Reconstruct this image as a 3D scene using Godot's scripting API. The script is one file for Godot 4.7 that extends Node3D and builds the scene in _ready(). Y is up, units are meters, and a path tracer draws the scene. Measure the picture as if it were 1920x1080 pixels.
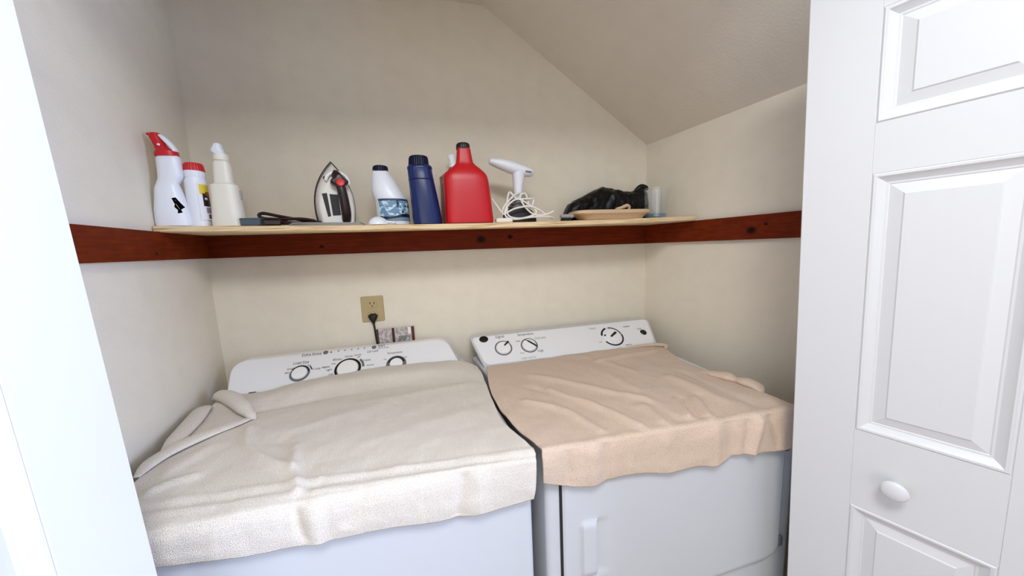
extends Node3D

# ------------------------------------------------------------------ mesh building
class Mb:
	var t := PackedVector3Array()
	var start := 0

	func open() -> void:
		start = t.size()

	# turns the closed piece added since open() so that its faces look outwards
	func close() -> void:
		var vol := 0.0
		var c := t[start]
		for i in range(start, t.size(), 3):
			vol += (t[i] - c).dot((t[i + 2] - c).cross(t[i + 1] - c))
		if vol < 0.0:
			for i in range(start, t.size(), 3):
				var k := t[i + 1]
				t[i + 1] = t[i + 2]
				t[i + 2] = k

	func tri(a: Vector3, b: Vector3, c: Vector3) -> void:
		t.append(a); t.append(b); t.append(c)

	func quad(a: Vector3, b: Vector3, c: Vector3, d: Vector3) -> void:
		tri(a, b, c); tri(a, c, d)

	func ring_join(a: PackedVector3Array, b: PackedVector3Array) -> void:
		var n := a.size()
		for i in n:
			var j := (i + 1) % n
			quad(a[i], a[j], b[j], b[i])

	func fan(a: PackedVector3Array) -> void:
		var c := Vector3.ZERO
		for p in a:
			c += p
		c /= a.size()
		for i in a.size():
			tri(a[i], a[(i + 1) % a.size()], c)

	func rings(rs: Array, cap0 := true, cap1 := true) -> void:
		open()
		for i in rs.size() - 1:
			ring_join(rs[i], rs[i + 1])
		if cap0:
			var r: PackedVector3Array = rs[0].duplicate()
			r.reverse()
			fan(r)
		if cap1:
			fan(rs[-1])
		close()

	# plan polygon (x, z) pulled up from y0 to y1
	func prism(plan: Array, y0: float, y1: float) -> void:
		var lo := PackedVector3Array()
		var hi := PackedVector3Array()
		for p in plan:
			lo.append(Vector3(p.x, y0, p.y))
			hi.append(Vector3(p.x, y1, p.y))
		rings([lo, hi])

	func box(lo: Vector3, hi: Vector3, ch := 0.0) -> void:
		if ch <= 0.0:
			prism([Vector2(lo.x, lo.z), Vector2(hi.x, lo.z), Vector2(hi.x, hi.z), Vector2(lo.x, hi.z)], lo.y, hi.y)
			return
		var rs := []
		for s in [[lo.y, ch], [lo.y + ch, 0.0], [hi.y - ch, 0.0], [hi.y, ch]]:
			var r := PackedVector3Array()
			var i: float = s[1]
			var a := lo.x + i; var b := hi.x - i; var c := lo.z + i; var d := hi.z - i
			for p in [[a + ch, c], [b - ch, c], [b, c + ch], [b, d - ch], [b - ch, d], [a + ch, d], [a, d - ch], [a, c + ch]]:
				r.append(Vector3(p[0], s[0], p[1]))
			rs.append(r)
		rings(rs)

	# sections: [y, centre x, radius x, centre z, radius z], n the squareness of the outline
	func loft(secs: Array, n := 2.0, seg := 40) -> void:
		var rs := []
		for s in secs:
			var r := PackedVector3Array()
			for i in seg:
				var a := TAU * i / seg
				var c := cos(a); var d := sin(a)
				r.append(Vector3(s[1] + s[2] * signf(c) * pow(absf(c), 2.0 / n), s[0], s[3] + s[4] * signf(d) * pow(absf(d), 2.0 / n)))
			rs.append(r)
		rings(rs)

	# profile of (radius, height) turned about the axis of the frame
	func lathe(prof: Array, f := Transform3D.IDENTITY, seg := 32, sx := 1.0) -> void:
		var rs := []
		for p in prof:
			var r := PackedVector3Array()
			for i in seg:
				var a := TAU * i / seg
				r.append(f * Vector3(p.x * cos(a) * sx, p.y, p.x * sin(a)))
			rs.append(r)
		rings(rs)

	func tube(path: Array, rad, seg := 8, flat := 1.0) -> void:
		var rs := []
		var up := Vector3.UP
		for i in path.size():
			var d: Vector3 = (path[mini(i + 1, path.size() - 1)] - path[maxi(i - 1, 0)]).normalized()
			var sd := d.cross(up)
			if sd.length() < 0.05:
				sd = d.cross(Vector3(0.3, 0.1, 1.0))
			sd = sd.normalized()
			up = sd.cross(d).normalized()
			var r := PackedVector3Array()
			var k: float = rad[i] if rad is Array or rad is PackedFloat32Array else rad
			for j in seg:
				var a := TAU * j / seg
				r.append(path[i] + (sd * cos(a) + up * sin(a) * flat) * k)
			rs.append(r)
		rings(rs)

	# outline in the plane of the frame's x and y, from z = 0 back to -depth, its front edge bevelled
	func slab(poly: Array, depth: float, bevel: float, f := Transform3D.IDENTITY) -> void:
		var p2 := PackedVector2Array(poly)
		if Geometry2D.is_polygon_clockwise(p2):
			p2.reverse()
		var n := p2.size()
		var inner := PackedVector2Array()
		for i in n:
			var a := (p2[i] - p2[(i + n - 1) % n]).normalized()
			var b := (p2[(i + 1) % n] - p2[i]).normalized()
			var m := (Vector2(-a.y, a.x) + Vector2(-b.y, b.x))
			m = m.normalized() / maxf(0.4, m.length() / 2.0)
			inner.append(p2[i] + m * bevel)
		open()
		var idx := Geometry2D.triangulate_polygon(inner)
		for i in range(0, idx.size(), 3):
			tri(f * Vector3(inner[idx[i]].x, inner[idx[i]].y, 0), f * Vector3(inner[idx[i + 1]].x, inner[idx[i + 1]].y, 0), f * Vector3(inner[idx[i + 2]].x, inner[idx[i + 2]].y, 0))
		var first := t.size()
		# make sure that the cap winds like the sides
		if first > start:
			var nn := (t[start + 2] - t[start]).cross(t[start + 1] - t[start])
			if nn.dot(f.basis.z) < 0.0:
				for i in range(start, first, 3):
					var k := t[i + 1]
					t[i + 1] = t[i + 2]
					t[i + 2] = k
		for i in range(start, first, 3):
			pass
		for i in n:
			var j := (i + 1) % n
			var a0 := f * Vector3(inner[i].x, inner[i].y, 0); var b0 := f * Vector3(inner[j].x, inner[j].y, 0)
			var a1 := f * Vector3(p2[i].x, p2[i].y, -bevel); var b1 := f * Vector3(p2[j].x, p2[j].y, -bevel)
			var a2 := f * Vector3(p2[i].x, p2[i].y, -depth); var b2 := f * Vector3(p2[j].x, p2[j].y, -depth)
			quad(a0, b0, b1, a1)
			quad(a1, b1, b2, a2)
		var back := Geometry2D.triangulate_polygon(p2)
		for i in range(0, back.size(), 3):
			var u := f * Vector3(p2[back[i]].x, p2[back[i]].y, -depth)
			var v := f * Vector3(p2[back[i + 1]].x, p2[back[i + 1]].y, -depth)
			var w := f * Vector3(p2[back[i + 2]].x, p2[back[i + 2]].y, -depth)
			if (w - u).cross(v - u).dot(f.basis.z) > 0.0:
				tri(u, w, v)
			else:
				tri(u, v, w)

	# closed cloth: a grid of points given a thickness
	func cloth(g: Array, thick: float) -> void:
		var nv := g.size()
		var nu: int = g[0].size()
		var lo := []
		for j in nv:
			var r := PackedVector3Array()
			for i in nu:
				var du: Vector3 = g[j][mini(i + 1, nu - 1)] - g[j][maxi(i - 1, 0)]
				var dv: Vector3 = g[mini(j + 1, nv - 1)][i] - g[maxi(j - 1, 0)][i]
				r.append(g[j][i] - dv.cross(du).normalized() * thick)
			lo.append(r)
		open()
		for j in nv - 1:
			for i in nu - 1:
				quad(g[j][i], g[j][i + 1], g[j + 1][i + 1], g[j + 1][i])
				quad(lo[j][i], lo[j + 1][i], lo[j + 1][i + 1], lo[j][i + 1])
		for i in nu - 1:
			quad(g[0][i + 1], g[0][i], lo[0][i], lo[0][i + 1])
			quad(g[nv - 1][i], g[nv - 1][i + 1], lo[nv - 1][i + 1], lo[nv - 1][i])
		for j in nv - 1:
			quad(g[j][0], g[j + 1][0], lo[j + 1][0], lo[j][0])
			quad(g[j + 1][nu - 1], g[j][nu - 1], lo[j][nu - 1], lo[j + 1][nu - 1])
		close()

	func done(org := Vector3.ZERO, crease := 38.0) -> ArrayMesh:
		var fn := PackedVector3Array()
		var keys := []
		var at := {}
		for i in range(0, t.size(), 3):
			fn.append((t[i + 2] - t[i]).cross(t[i + 1] - t[i]))
			for k in 3:
				var key := Vector3i((t[i + k] * 20000.0).round())
				keys.append(key)
				if crease >= 179.0:
					at[key] = at.get(key, Vector3.ZERO) + fn[-1]
				else:
					if not at.has(key):
						at[key] = PackedInt32Array()
					at[key].append(i / 3)
		var nrm := PackedVector3Array()
		var lim := cos(deg_to_rad(crease))
		var unit := PackedVector3Array()
		for v in fn:
			unit.append(v.normalized())
		for i in t.size():
			if crease >= 179.0:
				nrm.append(at[keys[i]].normalized())
			else:
				var s := Vector3.ZERO
				var me := unit[i / 3]
				for f in at[keys[i]]:
					if unit[f].dot(me) > lim:
						s += fn[f]
				nrm.append(s.normalized() if s.length() > 1e-14 else Vector3.UP)
		var pos := PackedVector3Array()
		for p in t:
			pos.append(p - org)
		var a := []
		a.resize(Mesh.ARRAY_MAX)
		a[Mesh.ARRAY_VERTEX] = pos
		a[Mesh.ARRAY_NORMAL] = nrm
		var m := ArrayMesh.new()
		m.add_surface_from_arrays(Mesh.PRIMITIVE_TRIANGLES, a)
		return m


# a curved or flat patch with its own texture coordinates
func patch(nu: int, nv: int, f: Callable) -> ArrayMesh:
	var s := SurfaceTool.new()
	s.begin(Mesh.PRIMITIVE_TRIANGLES)
	for j in nv + 1:
		for i in nu + 1:
			s.set_uv(Vector2(float(i) / nu, 1.0 - float(j) / nv))
			s.add_vertex(f.call(float(i) / nu, float(j) / nv))
	for j in nv:
		for i in nu:
			var a := j * (nu + 1) + i
			for k in [a, a + nu + 1, a + nu + 2, a, a + nu + 2, a + 1]:
				s.add_index(k)
	s.generate_normals()
	return s.commit()


# ------------------------------------------------------------------ nodes
var names := {}

func numbered(called: String) -> String:
	names[called] = names.get(called, -1) + 1
	return called if names[called] == 0 else "%s_%03d" % [called, names[called]]

func thing(called: String, label: String, category: String, at := Vector3.ZERO, group := "") -> Node3D:
	var o := Node3D.new()
	o.name = numbered(called)
	add_child(o)
	o.position = at
	o.set_meta("label", label)
	o.set_meta("category", category)
	if group:
		o.set_meta("group", group)
	return o

func part(called: String, mesh: Mesh, mat: Material, parent: Node3D, label := "") -> MeshInstance3D:
	var o := MeshInstance3D.new()
	o.name = called
	o.mesh = mesh
	o.material_override = mat
	o.cast_shadow = GeometryInstance3D.SHADOW_CASTING_SETTING_ON
	parent.add_child(o, true)
	if label:
		o.set_meta("label", label)
	return o

func struct(called: String, mesh: Mesh, mat: Material, label: String, category: String) -> MeshInstance3D:
	var o := part(numbered(called), mesh, mat, self, label)
	o.set_meta("kind", "structure")
	o.set_meta("category", category)
	return o

func tag(o: Node, label: String, category: String) -> void:
	o.set_meta("label", label)
	o.set_meta("category", category)

# ------------------------------------------------------------------ materials
func plain(c: Color, rough := 0.5, spec := 0.5) -> StandardMaterial3D:
	var m := StandardMaterial3D.new()
	m.albedo_color = c
	m.roughness = rough
	m.metallic_specular = spec
	return m

func noise_tex(freq: float, seed_: int, ramp: Array, size := 512, octaves := 4, kind := FastNoiseLite.TYPE_SIMPLEX_SMOOTH) -> NoiseTexture2D:
	var n := FastNoiseLite.new()
	n.noise_type = kind
	n.frequency = freq
	n.seed = seed_
	n.fractal_octaves = octaves
	var t := NoiseTexture2D.new()
	t.width = size
	t.height = size
	t.seamless = true
	t.noise = n
	if ramp.size():
		var g := Gradient.new()
		g.offsets = PackedFloat32Array(range(ramp.size()).map(func(i): return float(i) / (ramp.size() - 1)))
		g.colors = PackedColorArray(ramp)
		t.color_ramp = g
	return t

func triplanar(m: StandardMaterial3D, scale: Vector3) -> StandardMaterial3D:
	m.uv1_triplanar = true
	m.uv1_world_triplanar = true
	m.uv1_scale = scale
	return m

func paint(c: Color) -> StandardMaterial3D:
	var m := plain(Color.WHITE, 0.78, 0.35)
	m.albedo_texture = noise_tex(0.01, 3, [c * 0.985, c, c * 1.008], 256)
	m.heightmap_enabled = true
	m.heightmap_texture = noise_tex(0.06, 8, [], 512, 3)
	m.heightmap_scale = 0.05
	return triplanar(m, Vector3(3, 3, 3))

func terry(c: Color, dark: Color, seed_: int) -> StandardMaterial3D:
	var m := plain(Color.WHITE, 0.95, 0.2)
	m.albedo_texture = noise_tex(0.10, seed_, [dark, dark, c, c.lightened(0.12), c.lightened(0.2)], 512, 3)
	m.heightmap_enabled = true
	m.heightmap_texture = noise_tex(0.09, seed_ + 1, [], 512, 2)
	m.heightmap_scale = 0.09
	m.rim_enabled = true
	m.rim = 0.2
	return triplanar(m, Vector3(8, 8, 8))

# long stained board: grain along u, knots as [u, v, size]
func stained(seed_: int, knots: Array) -> StandardMaterial3D:
	var im := Image.create(1024, 64, false, Image.FORMAT_RGB8)
	var n := FastNoiseLite.new()
	n.seed = seed_
	n.frequency = 0.02
	n.fractal_octaves = 4
	for x in 1024:
		for y in 64:
			var warp := 0.0
			var knot := 0.0
			for k in knots:
				var dx: float = (x / 1024.0 - k[0]) * k[3]
				var dy: float = (y / 64.0 - k[1]) * 0.09
				var d: float = sqrt(dx * dx + dy * dy * 1.6) / k[2]
				knot = maxf(knot, clampf(1.35 - d, 0.0, 1.0))
				warp += signf(dy) * 18.0 * exp(-d * d * 0.35)
			var g := n.get_noise_2d(x * 0.35, (y + warp) * 6.0) * 0.5 + 0.5
			var blotch := n.get_noise_2d(x * 0.9 + 500.0, y * 1.5) * 0.5 + 0.5
			var c := Color(0.31, 0.09, 0.02).lerp(Color(0.53, 0.20, 0.05), g * 0.65 + blotch * 0.35)
			c = c.lerp(Color(0.11, 0.025, 0.02), knot)
			im.set_pixel(x, y, c)
	var m := plain(Color.WHITE, 0.6, 0.25)
	m.albedo_texture = ImageTexture.create_from_image(im)
	return m

var M := {}

func materials() -> void:
	M.wall = paint(Color(0.92, 0.885, 0.81))
	M.hall = paint(Color(0.88, 0.87, 0.85))
	M.ceil = paint(Color(0.90, 0.865, 0.80))
	M.door = plain(Color(0.86, 0.86, 0.86), 0.45)
	M.enamel = plain(Color(0.80, 0.81, 0.82), 0.28)
	M.console = plain(Color(0.93, 0.93, 0.93), 0.4)
	M.cap = plain(Color(0.95, 0.95, 0.94), 0.3)
	M.ring = plain(Color(0.42, 0.42, 0.43), 0.4)
	M.print = plain(Color(0.03, 0.03, 0.035), 0.85, 0.1)
	M.black = plain(Color(0.02, 0.02, 0.025), 0.35)
	M.ink = plain(Color(0.22, 0.22, 0.24), 0.6)
	M.navyink = plain(Color(0.03, 0.06, 0.13), 0.5)
	M.dark = plain(Color(0.12, 0.12, 0.13), 0.6)
	M.white = plain(Color(0.92, 0.93, 0.95), 0.35)
	M.cream = plain(Color(0.93, 0.91, 0.85), 0.4)
	M.offwhite = plain(Color(0.90, 0.88, 0.845), 0.4)
	M.red = plain(Color(0.76, 0.02, 0.07), 0.38)
	M.capred = plain(Color(0.78, 0.07, 0.12), 0.4)
	M.blue = plain(Color(0.005, 0.115, 0.345), 0.28)
	M.navy = plain(Color(0.02, 0.04, 0.17), 0.4, 0.35)
	M.brown = plain(Color(0.14, 0.045, 0.045), 0.35)
	M.button = plain(Color(0.85, 0.12, 0.11), 0.35)
	M.grey = plain(Color(0.62, 0.62, 0.60), 0.7)
	M.teal = plain(Color(0.30, 0.36, 0.39), 0.6)
	M.tan = plain(Color(0.83, 0.71, 0.56), 0.55)
	M.ivory = plain(Color(0.72, 0.64, 0.46), 0.4)
	M.cord = plain(Color(0.93, 0.91, 0.87), 0.4)
	var bag := plain(Color(0.015, 0.015, 0.022), 0.38, 0.35)
	bag.heightmap_enabled = true
	bag.heightmap_texture = noise_tex(0.012, 21, [], 512, 3, FastNoiseLite.TYPE_CELLULAR)
	bag.heightmap_scale = 0.15
	M.bag = triplanar(bag, Vector3(9, 9, 9))
	var ply := plain(Color.WHITE, 0.7, 0.3)
	ply.albedo_texture = noise_tex(0.012, 12, [Color(0.60, 0.47, 0.33), Color(0.86, 0.74, 0.56), Color(0.93, 0.84, 0.68), Color(0.84, 0.70, 0.52)], 512, 4)
	M.ply = triplanar(ply, Vector3(0.8, 24, 6))
	var fl := plain(Color.WHITE, 0.6, 0.3)
	fl.albedo_texture = noise_tex(0.02, 31, [Color(0.55, 0.48, 0.40), Color(0.64, 0.57, 0.49)], 256)
	M.floor = triplanar(fl, Vector3(4, 4, 4))
	M.towel_white = terry(Color(0.89, 0.855, 0.805), Color(0.73, 0.695, 0.64), 40)
	M.towel_tan = terry(Color(0.865, 0.775, 0.69), Color(0.70, 0.60, 0.52), 60)
	var gl := plain(Color(0.80, 0.90, 0.93, 0.10), 0.1)
	gl.transparency = BaseMaterial3D.TRANSPARENCY_ALPHA
	M.pane = gl
	var cup := plain(Color(0.86, 0.90, 0.92, 0.06), 0.1)
	cup.transparency = BaseMaterial3D.TRANSPARENCY_ALPHA
	M.cup = cup
	var amber := plain(Color(0.50, 0.16, 0.13, 0.55), 0.2)
	amber.transparency = BaseMaterial3D.TRANSPARENCY_ALPHA
	M.amber = amber
	var lamp := plain(Color(0.95, 0.95, 0.95), 0.5)
	lamp.emission_enabled = true
	lamp.emission = Color(0.97, 0.985, 1.0)
	lamp.emission_energy_multiplier = 1.5
	M.lamp = lamp


# ------------------------------------------------------------------ the place
const BACK := -1.5
const SKEW := 0.159

func left_x(z: float) -> float:
	return -0.837 + SKEW * (z - BACK)

func right_x(z: float) -> float:
	return 1.091 + SKEW * (z - BACK)

func shelf_under(x: float, z: float) -> float:
	var u := clampf((x + 0.83) / 1.95, 0.0, 1.0)
	var f := clampf((z + 1.46) / 0.27, 0.0, 1.0)
	return lerpf(1.531, 1.5215, u) - 0.0125 * 4.0 * u * (1.0 - u) * f

func shelf_top(x: float, z: float) -> float:
	return shelf_under(x, z) + 0.0185

func _ready() -> void:
	# camera
	var cam := Camera3D.new()
	cam.name = "camera"
	cam.transform = Transform3D(Basis(Vector3(0.96981, -0.04174, 0.24027), Vector3(0.07178, 0.99046, -0.11766), Vector3(-0.23307, 0.13136, 0.96355)), Vector3(0, 1.45, 0))
	cam.fov = 82.994
	cam.near = 0.02
	add_child(cam)
	cam.current = true
	# sky, exposure
	var we := WorldEnvironment.new()
	we.name = "world_environment"
	var env := Environment.new()
	env.background_mode = Environment.BG_COLOR
	env.background_color = Color(0.72, 0.82, 0.98)
	env.background_energy_multiplier = 1.0
	env.tonemap_mode = Environment.TONE_MAPPER_LINEAR
	env.tonemap_exposure = 1.0
	env.sdfgi_enabled = true
	env.ssao_enabled = true
	env.ssil_enabled = true
	we.environment = env
	add_child(we)
	# cool light from the right, out of view, placed to light the left wall
	area("unseen_window_light", Vector3(2.36, 1.55, 0.55), Vector3(0, 90, 0), Vector2(0.6, 1.2), Color(0.73, 0.81, 1.0), 9.8)
	# added fill from the hall's rear, brightening the inside walls of the closet
	area("added_rear_fill", Vector3(-1.0, 1.15, 2.56), Vector3(0, 0, 0), Vector2(1.6, 2.0), Color(1.0, 0.93, 0.76), 1.9)
	# unseen ceiling lamp of the hall, placed to light the machine tops
	area("unseen_ceiling_lamp_light", Vector3(0.08, 2.385, 0.28), Vector3(-90, 0, 0), Vector2(0.5, 0.5), Color(0.97, 0.98, 0.985), 2.55)

	materials()
	shell()
	shelf()
	wall_items()
	washer()
	dryer()
	towels()
	doors()
	shelf_left()
	shelf_middle()
	shelf_right()


func area(called: String, at: Vector3, turn: Vector3, size: Vector2, c: Color, energy: float) -> void:
	var l := AreaLight3D.new()
	l.name = called
	l.position = at
	l.rotation_degrees = turn
	l.area_size = size
	l.light_color = c
	l.light_energy = energy
	l.area_range = 12.0
	l.area_attenuation = 2.0
	l.shadow_enabled = true
	add_child(l)


func shell() -> void:
	var b := Mb.new()
	b.prism([Vector2(-2.1, -1.7), Vector2(2.6, -1.7), Vector2(2.6, 2.8), Vector2(-2.1, 2.8)], -0.1, 0.0)
	struct("floor", b.done(), M.floor, "beige floor under the washer and dryer", "floor")
	b = Mb.new()
	b.prism([Vector2(-1.1, -1.6), Vector2(1.5, -1.6), Vector2(1.5, BACK), Vector2(-1.1, BACK)], 0.0, 2.6)
	struct("wall_back", b.done(), M.wall, "cream back wall of the laundry closet behind the shelf", "wall")
	b = Mb.new()
	b.prism([Vector2(left_x(-1.5), -1.5), Vector2(left_x(-0.6), -0.6), Vector2(left_x(-0.6) - 0.1, -0.6), Vector2(left_x(-1.5) - 0.1, -1.5)], 0.0, 2.6)
	struct("wall_left", b.done(), M.wall, "left side wall of the closet beside the spray bottle", "wall")
	b = Mb.new()
	b.prism([Vector2(right_x(-1.5), -1.5), Vector2(right_x(-0.6), -0.6), Vector2(right_x(-0.6) + 0.1, -0.6), Vector2(right_x(-1.5) + 0.1, -1.5)], 0.0, 2.6)
	struct("wall_right", b.done(), M.wall, "right side wall of the closet under the sloping ceiling", "wall")
	# sloping ceiling, falling to the right
	b = Mb.new()
	var rs := []
	for z in [-1.55, -0.5]:
		var s: float = SKEW * (z - BACK)
		rs.append(PackedVector3Array([Vector3(1.20 + s, 1.845, z), Vector3(0.288 + s, 2.46, z), Vector3(0.288 + s, 2.60, z), Vector3(1.20 + s, 1.985, z)]))
	b.rings(rs)
	struct("ceiling", b.done(), M.ceil, "sloping cream ceiling falling towards the right closet wall", "ceiling")
	b = Mb.new()
	b.prism([Vector2(-1.1, -1.6), Vector2(0.29, -1.6), Vector2(0.45, -0.5), Vector2(-1.1, -0.5)], 2.46, 2.6)
	struct("ceiling", b.done(), M.ceil, "flat cream ceiling over the left part of the closet", "ceiling")
	# closet front, out of view: jambs and header set to shade the inside
	b = Mb.new()
	b.box(Vector3(-2.1, 0, -0.60), Vector3(-0.56, 2.6, -0.48))
	b.box(Vector3(0.985, 0, -0.60), Vector3(2.6, 2.6, -0.48))
	b.box(Vector3(-0.56, 2.195, -0.60), Vector3(0.985, 2.6, -0.48))
	struct("unseen_wall_front", b.done(), M.hall, "unseen hall side wall around the closet opening, shading the upper back wall and the dryer end", "wall")
	# the hall that the picture is taken from
	b = Mb.new()
	b.box(Vector3(-2.1, 0, -0.48), Vector3(-2.0, 2.6, 2.7))
	struct("wall_hall_left", b.done(), M.hall, "left wall of the hall behind the camera", "wall")
	b = Mb.new()
	b.box(Vector3(-2.1, 0, 2.6), Vector3(-1.85, 2.6, 2.7))
	b.box(Vector3(-0.15, 0, 2.6), Vector3(2.6, 2.6, 2.7))
	b.box(Vector3(-1.85, 2.2, 2.6), Vector3(-0.15, 2.6, 2.7))
	struct("wall_hall_rear", b.done(), M.hall, "rear wall of the hall behind the camera", "wall")
	b = Mb.new()
	b.box(Vector3(2.4, 0, -0.48), Vector3(2.5, 2.6, 0.2))
	b.box(Vector3(2.4, 0, 0.9), Vector3(2.5, 2.6, 2.7))
	b.box(Vector3(2.4, 0, 0.2), Vector3(2.5, 0.9, 0.9))
	b.box(Vector3(2.4, 2.2, 0.2), Vector3(2.5, 2.6, 0.9))
	struct("wall_hall_right", b.done(), M.hall, "right wall of the hall with the unseen window in it", "wall")
	b = Mb.new()
	b.box(Vector3(-2.1, 2.46, -0.48), Vector3(2.6, 2.6, 2.8))
	struct("ceiling", b.done(), M.hall, "flat white ceiling of the hall behind the camera", "ceiling")
	b = Mb.new()
	for q in [[0.2, 0.9, 0.9, 0.95], [0.2, 0.9, 2.15, 2.2], [0.2, 0.25, 0.95, 2.15], [0.85, 0.9, 0.95, 2.15]]:
		b.box(Vector3(2.41, q[2], q[0]), Vector3(2.49, q[3], q[1]))
	var w := struct("window_1", b.done(), M.door, "unseen white framed window of the hall, out of view on the right", "window")  # out of view, frames the cool light from the right
	b = Mb.new()
	b.box(Vector3(2.447, 0.95, 0.25), Vector3(2.453, 2.15, 0.85))
	part("pane", b.done(), M.pane, w)
	b = Mb.new()
	for q in [[-1.85, -0.15, 0.0, 0.08], [-1.85, -0.15, 2.14, 2.2], [-1.85, -1.77, 0.08, 2.14], [-1.04, -0.96, 0.08, 2.14], [-0.23, -0.15, 0.08, 2.14]]:
		b.box(Vector3(q[0], q[2], 2.61), Vector3(q[1], q[3], 2.69))
	w = struct("door_1", b.done(), M.door, "added white framed sliding glass door behind the camera, around the fill light", "door")  # added to surround the rear fill light
	for q in [[-1.77, -1.04], [-0.96, -0.23]]:
		b = Mb.new()
		b.box(Vector3(q[0], 0.08, 2.647), Vector3(q[1], 2.14, 2.653))
		part("pane", b.done(), M.pane, w)
	var l := thing("unseen_ceiling_lamp", "unseen flat square white lamp on the hall ceiling in front of the closet", "lamp", Vector3(0.08, 2.46, 0.28))  # out of view, its light falls on the machine tops
	b = Mb.new()
	b.box(Vector3(-0.28, -0.03, -0.28), Vector3(0.28, 0.0, 0.28), 0.005)
	part("housing", b.done(), M.door, l)
	b = Mb.new()
	b.box(Vector3(-0.25, -0.06, -0.25), Vector3(0.25, -0.03, 0.25), 0.008)
	part("diffuser", b.done(), M.lamp, l)


# a board along a line, its front face with u along the length
func board(a: Vector3, c: Vector3, h0: float, h1: float, thick: Vector3, nu := 8) -> ArrayMesh:
	var s := SurfaceTool.new()
	s.begin(Mesh.PRIMITIVE_TRIANGLES)
	var ch := 0.002
	var out := thick.normalized()
	# profile round the board: back bottom, front bottom, front top, back top
	var prof := [[0.0, 0.0, 0.0], [1.0, 0.0, 0.02], [1.0, ch, 0.04], [1.0, 1.0, 0.96], [1.0, 1.0, 0.98], [0.0, 1.0, 1.0], [0.0, 0.0, 1.0]]
	for i in prof.size() - 1:
		var p = prof[i]; var q = prof[i + 1]
		for k in nu:
			var u0 := float(k) / nu; var u1 := float(k + 1) / nu
			var vs := []
			for z in [[u0, p], [u1, p], [u1, q], [u0, q]]:
				var base := a.lerp(c, z[0])
				var hh := lerpf(h0, h1, z[0])
				vs.append([base + thick * z[1][0] + Vector3(0, hh * z[1][1], 0), Vector2(z[0], 1.0 - z[1][2])])
			s.set_smooth_group(-1)
			for j in [0, 2, 1, 0, 3, 2]:
				s.set_uv(vs[j][1])
				s.add_vertex(vs[j][0])
	# ends
	for e in [0.0, 1.0]:
		var base := a.lerp(c, e)
		var hh := lerpf(h0, h1, e)
		var v := [base, base + thick, base + thick + Vector3(0, hh, 0), base + Vector3(0, hh, 0)]
		for j in [0, 1, 2, 0, 2, 3] if e == 0.0 else [0, 2, 1, 0, 3, 2]:
			s.set_uv(Vector2(0.01 + 0.02 * (j % 2), 0.1 * j))
			s.add_vertex(v[j])
	s.generate_normals()
	return s.commit()


func shelf() -> void:
	# stained cleats on the three walls
	var o := part(numbered("trim_back"), board(Vector3(-0.835, 1.4465, BACK + 0.0005), Vector3(1.09, 1.4285, BACK + 0.0005), 0.0835, 0.092, Vector3(0, 0, 0.018), 24), stained(5, [[0.55, 0.5, 0.02, 1.9], [0.62, 0.42, 0.012, 1.9], [0.21, 0.6, 0.008, 1.9]]), self, "reddish brown stained board along the back wall under the shelf")
	o.set_meta("kind", "structure")
	o = part(numbered("trim_left"), board(Vector3(left_x(-0.62), 1.450, -0.62), Vector3(left_x(-1.482), 1.447, -1.482), 0.082, 0.0835, Vector3(0.0178, 0, -0.0028), 10), stained(9, [[0.62, 0.75, 0.006, 0.9]]), self, "brown stained board along the left closet wall")
	o.set_meta("kind", "structure")
	o = part(numbered("trim_right"), board(Vector3(right_x(-1.482), 1.4285, -1.482), Vector3(right_x(-0.62), 1.436, -0.62), 0.092, 0.0855, Vector3(-0.0178, 0, 0.0028), 10), stained(14, [[0.585, 0.60, 0.016, 0.9], [0.64, 0.4, 0.006, 0.9]]), self, "brown stained board with a dark knot along the right closet wall")
	o.set_meta("kind", "structure")
	# the plywood shelf, sagging a little in the middle of its front edge
	var b := Mb.new()
	var rs := []
	for i in 41:
		var u := i / 40.0
		var r := PackedVector3Array()
		for q in [[-1.496, 0.0], [-1.193, 0.0], [-1.19, 0.003], [-1.19, 0.0155], [-1.193, 0.0185], [-1.496, 0.0185]]:
			var x := lerpf(left_x(q[0]) + 0.004, right_x(q[0]) - 0.03, u)
			r.append(Vector3(x, shelf_under(x, q[0]) + q[1] + 0.0006, q[0]))
		rs.append(r)
	b.rings(rs)
	var s := part("shelf", b.done(), M.ply, self)
	tag(s, "pale plywood shelf board resting on the brown cleats, holding the bottles", "shelf")


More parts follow.
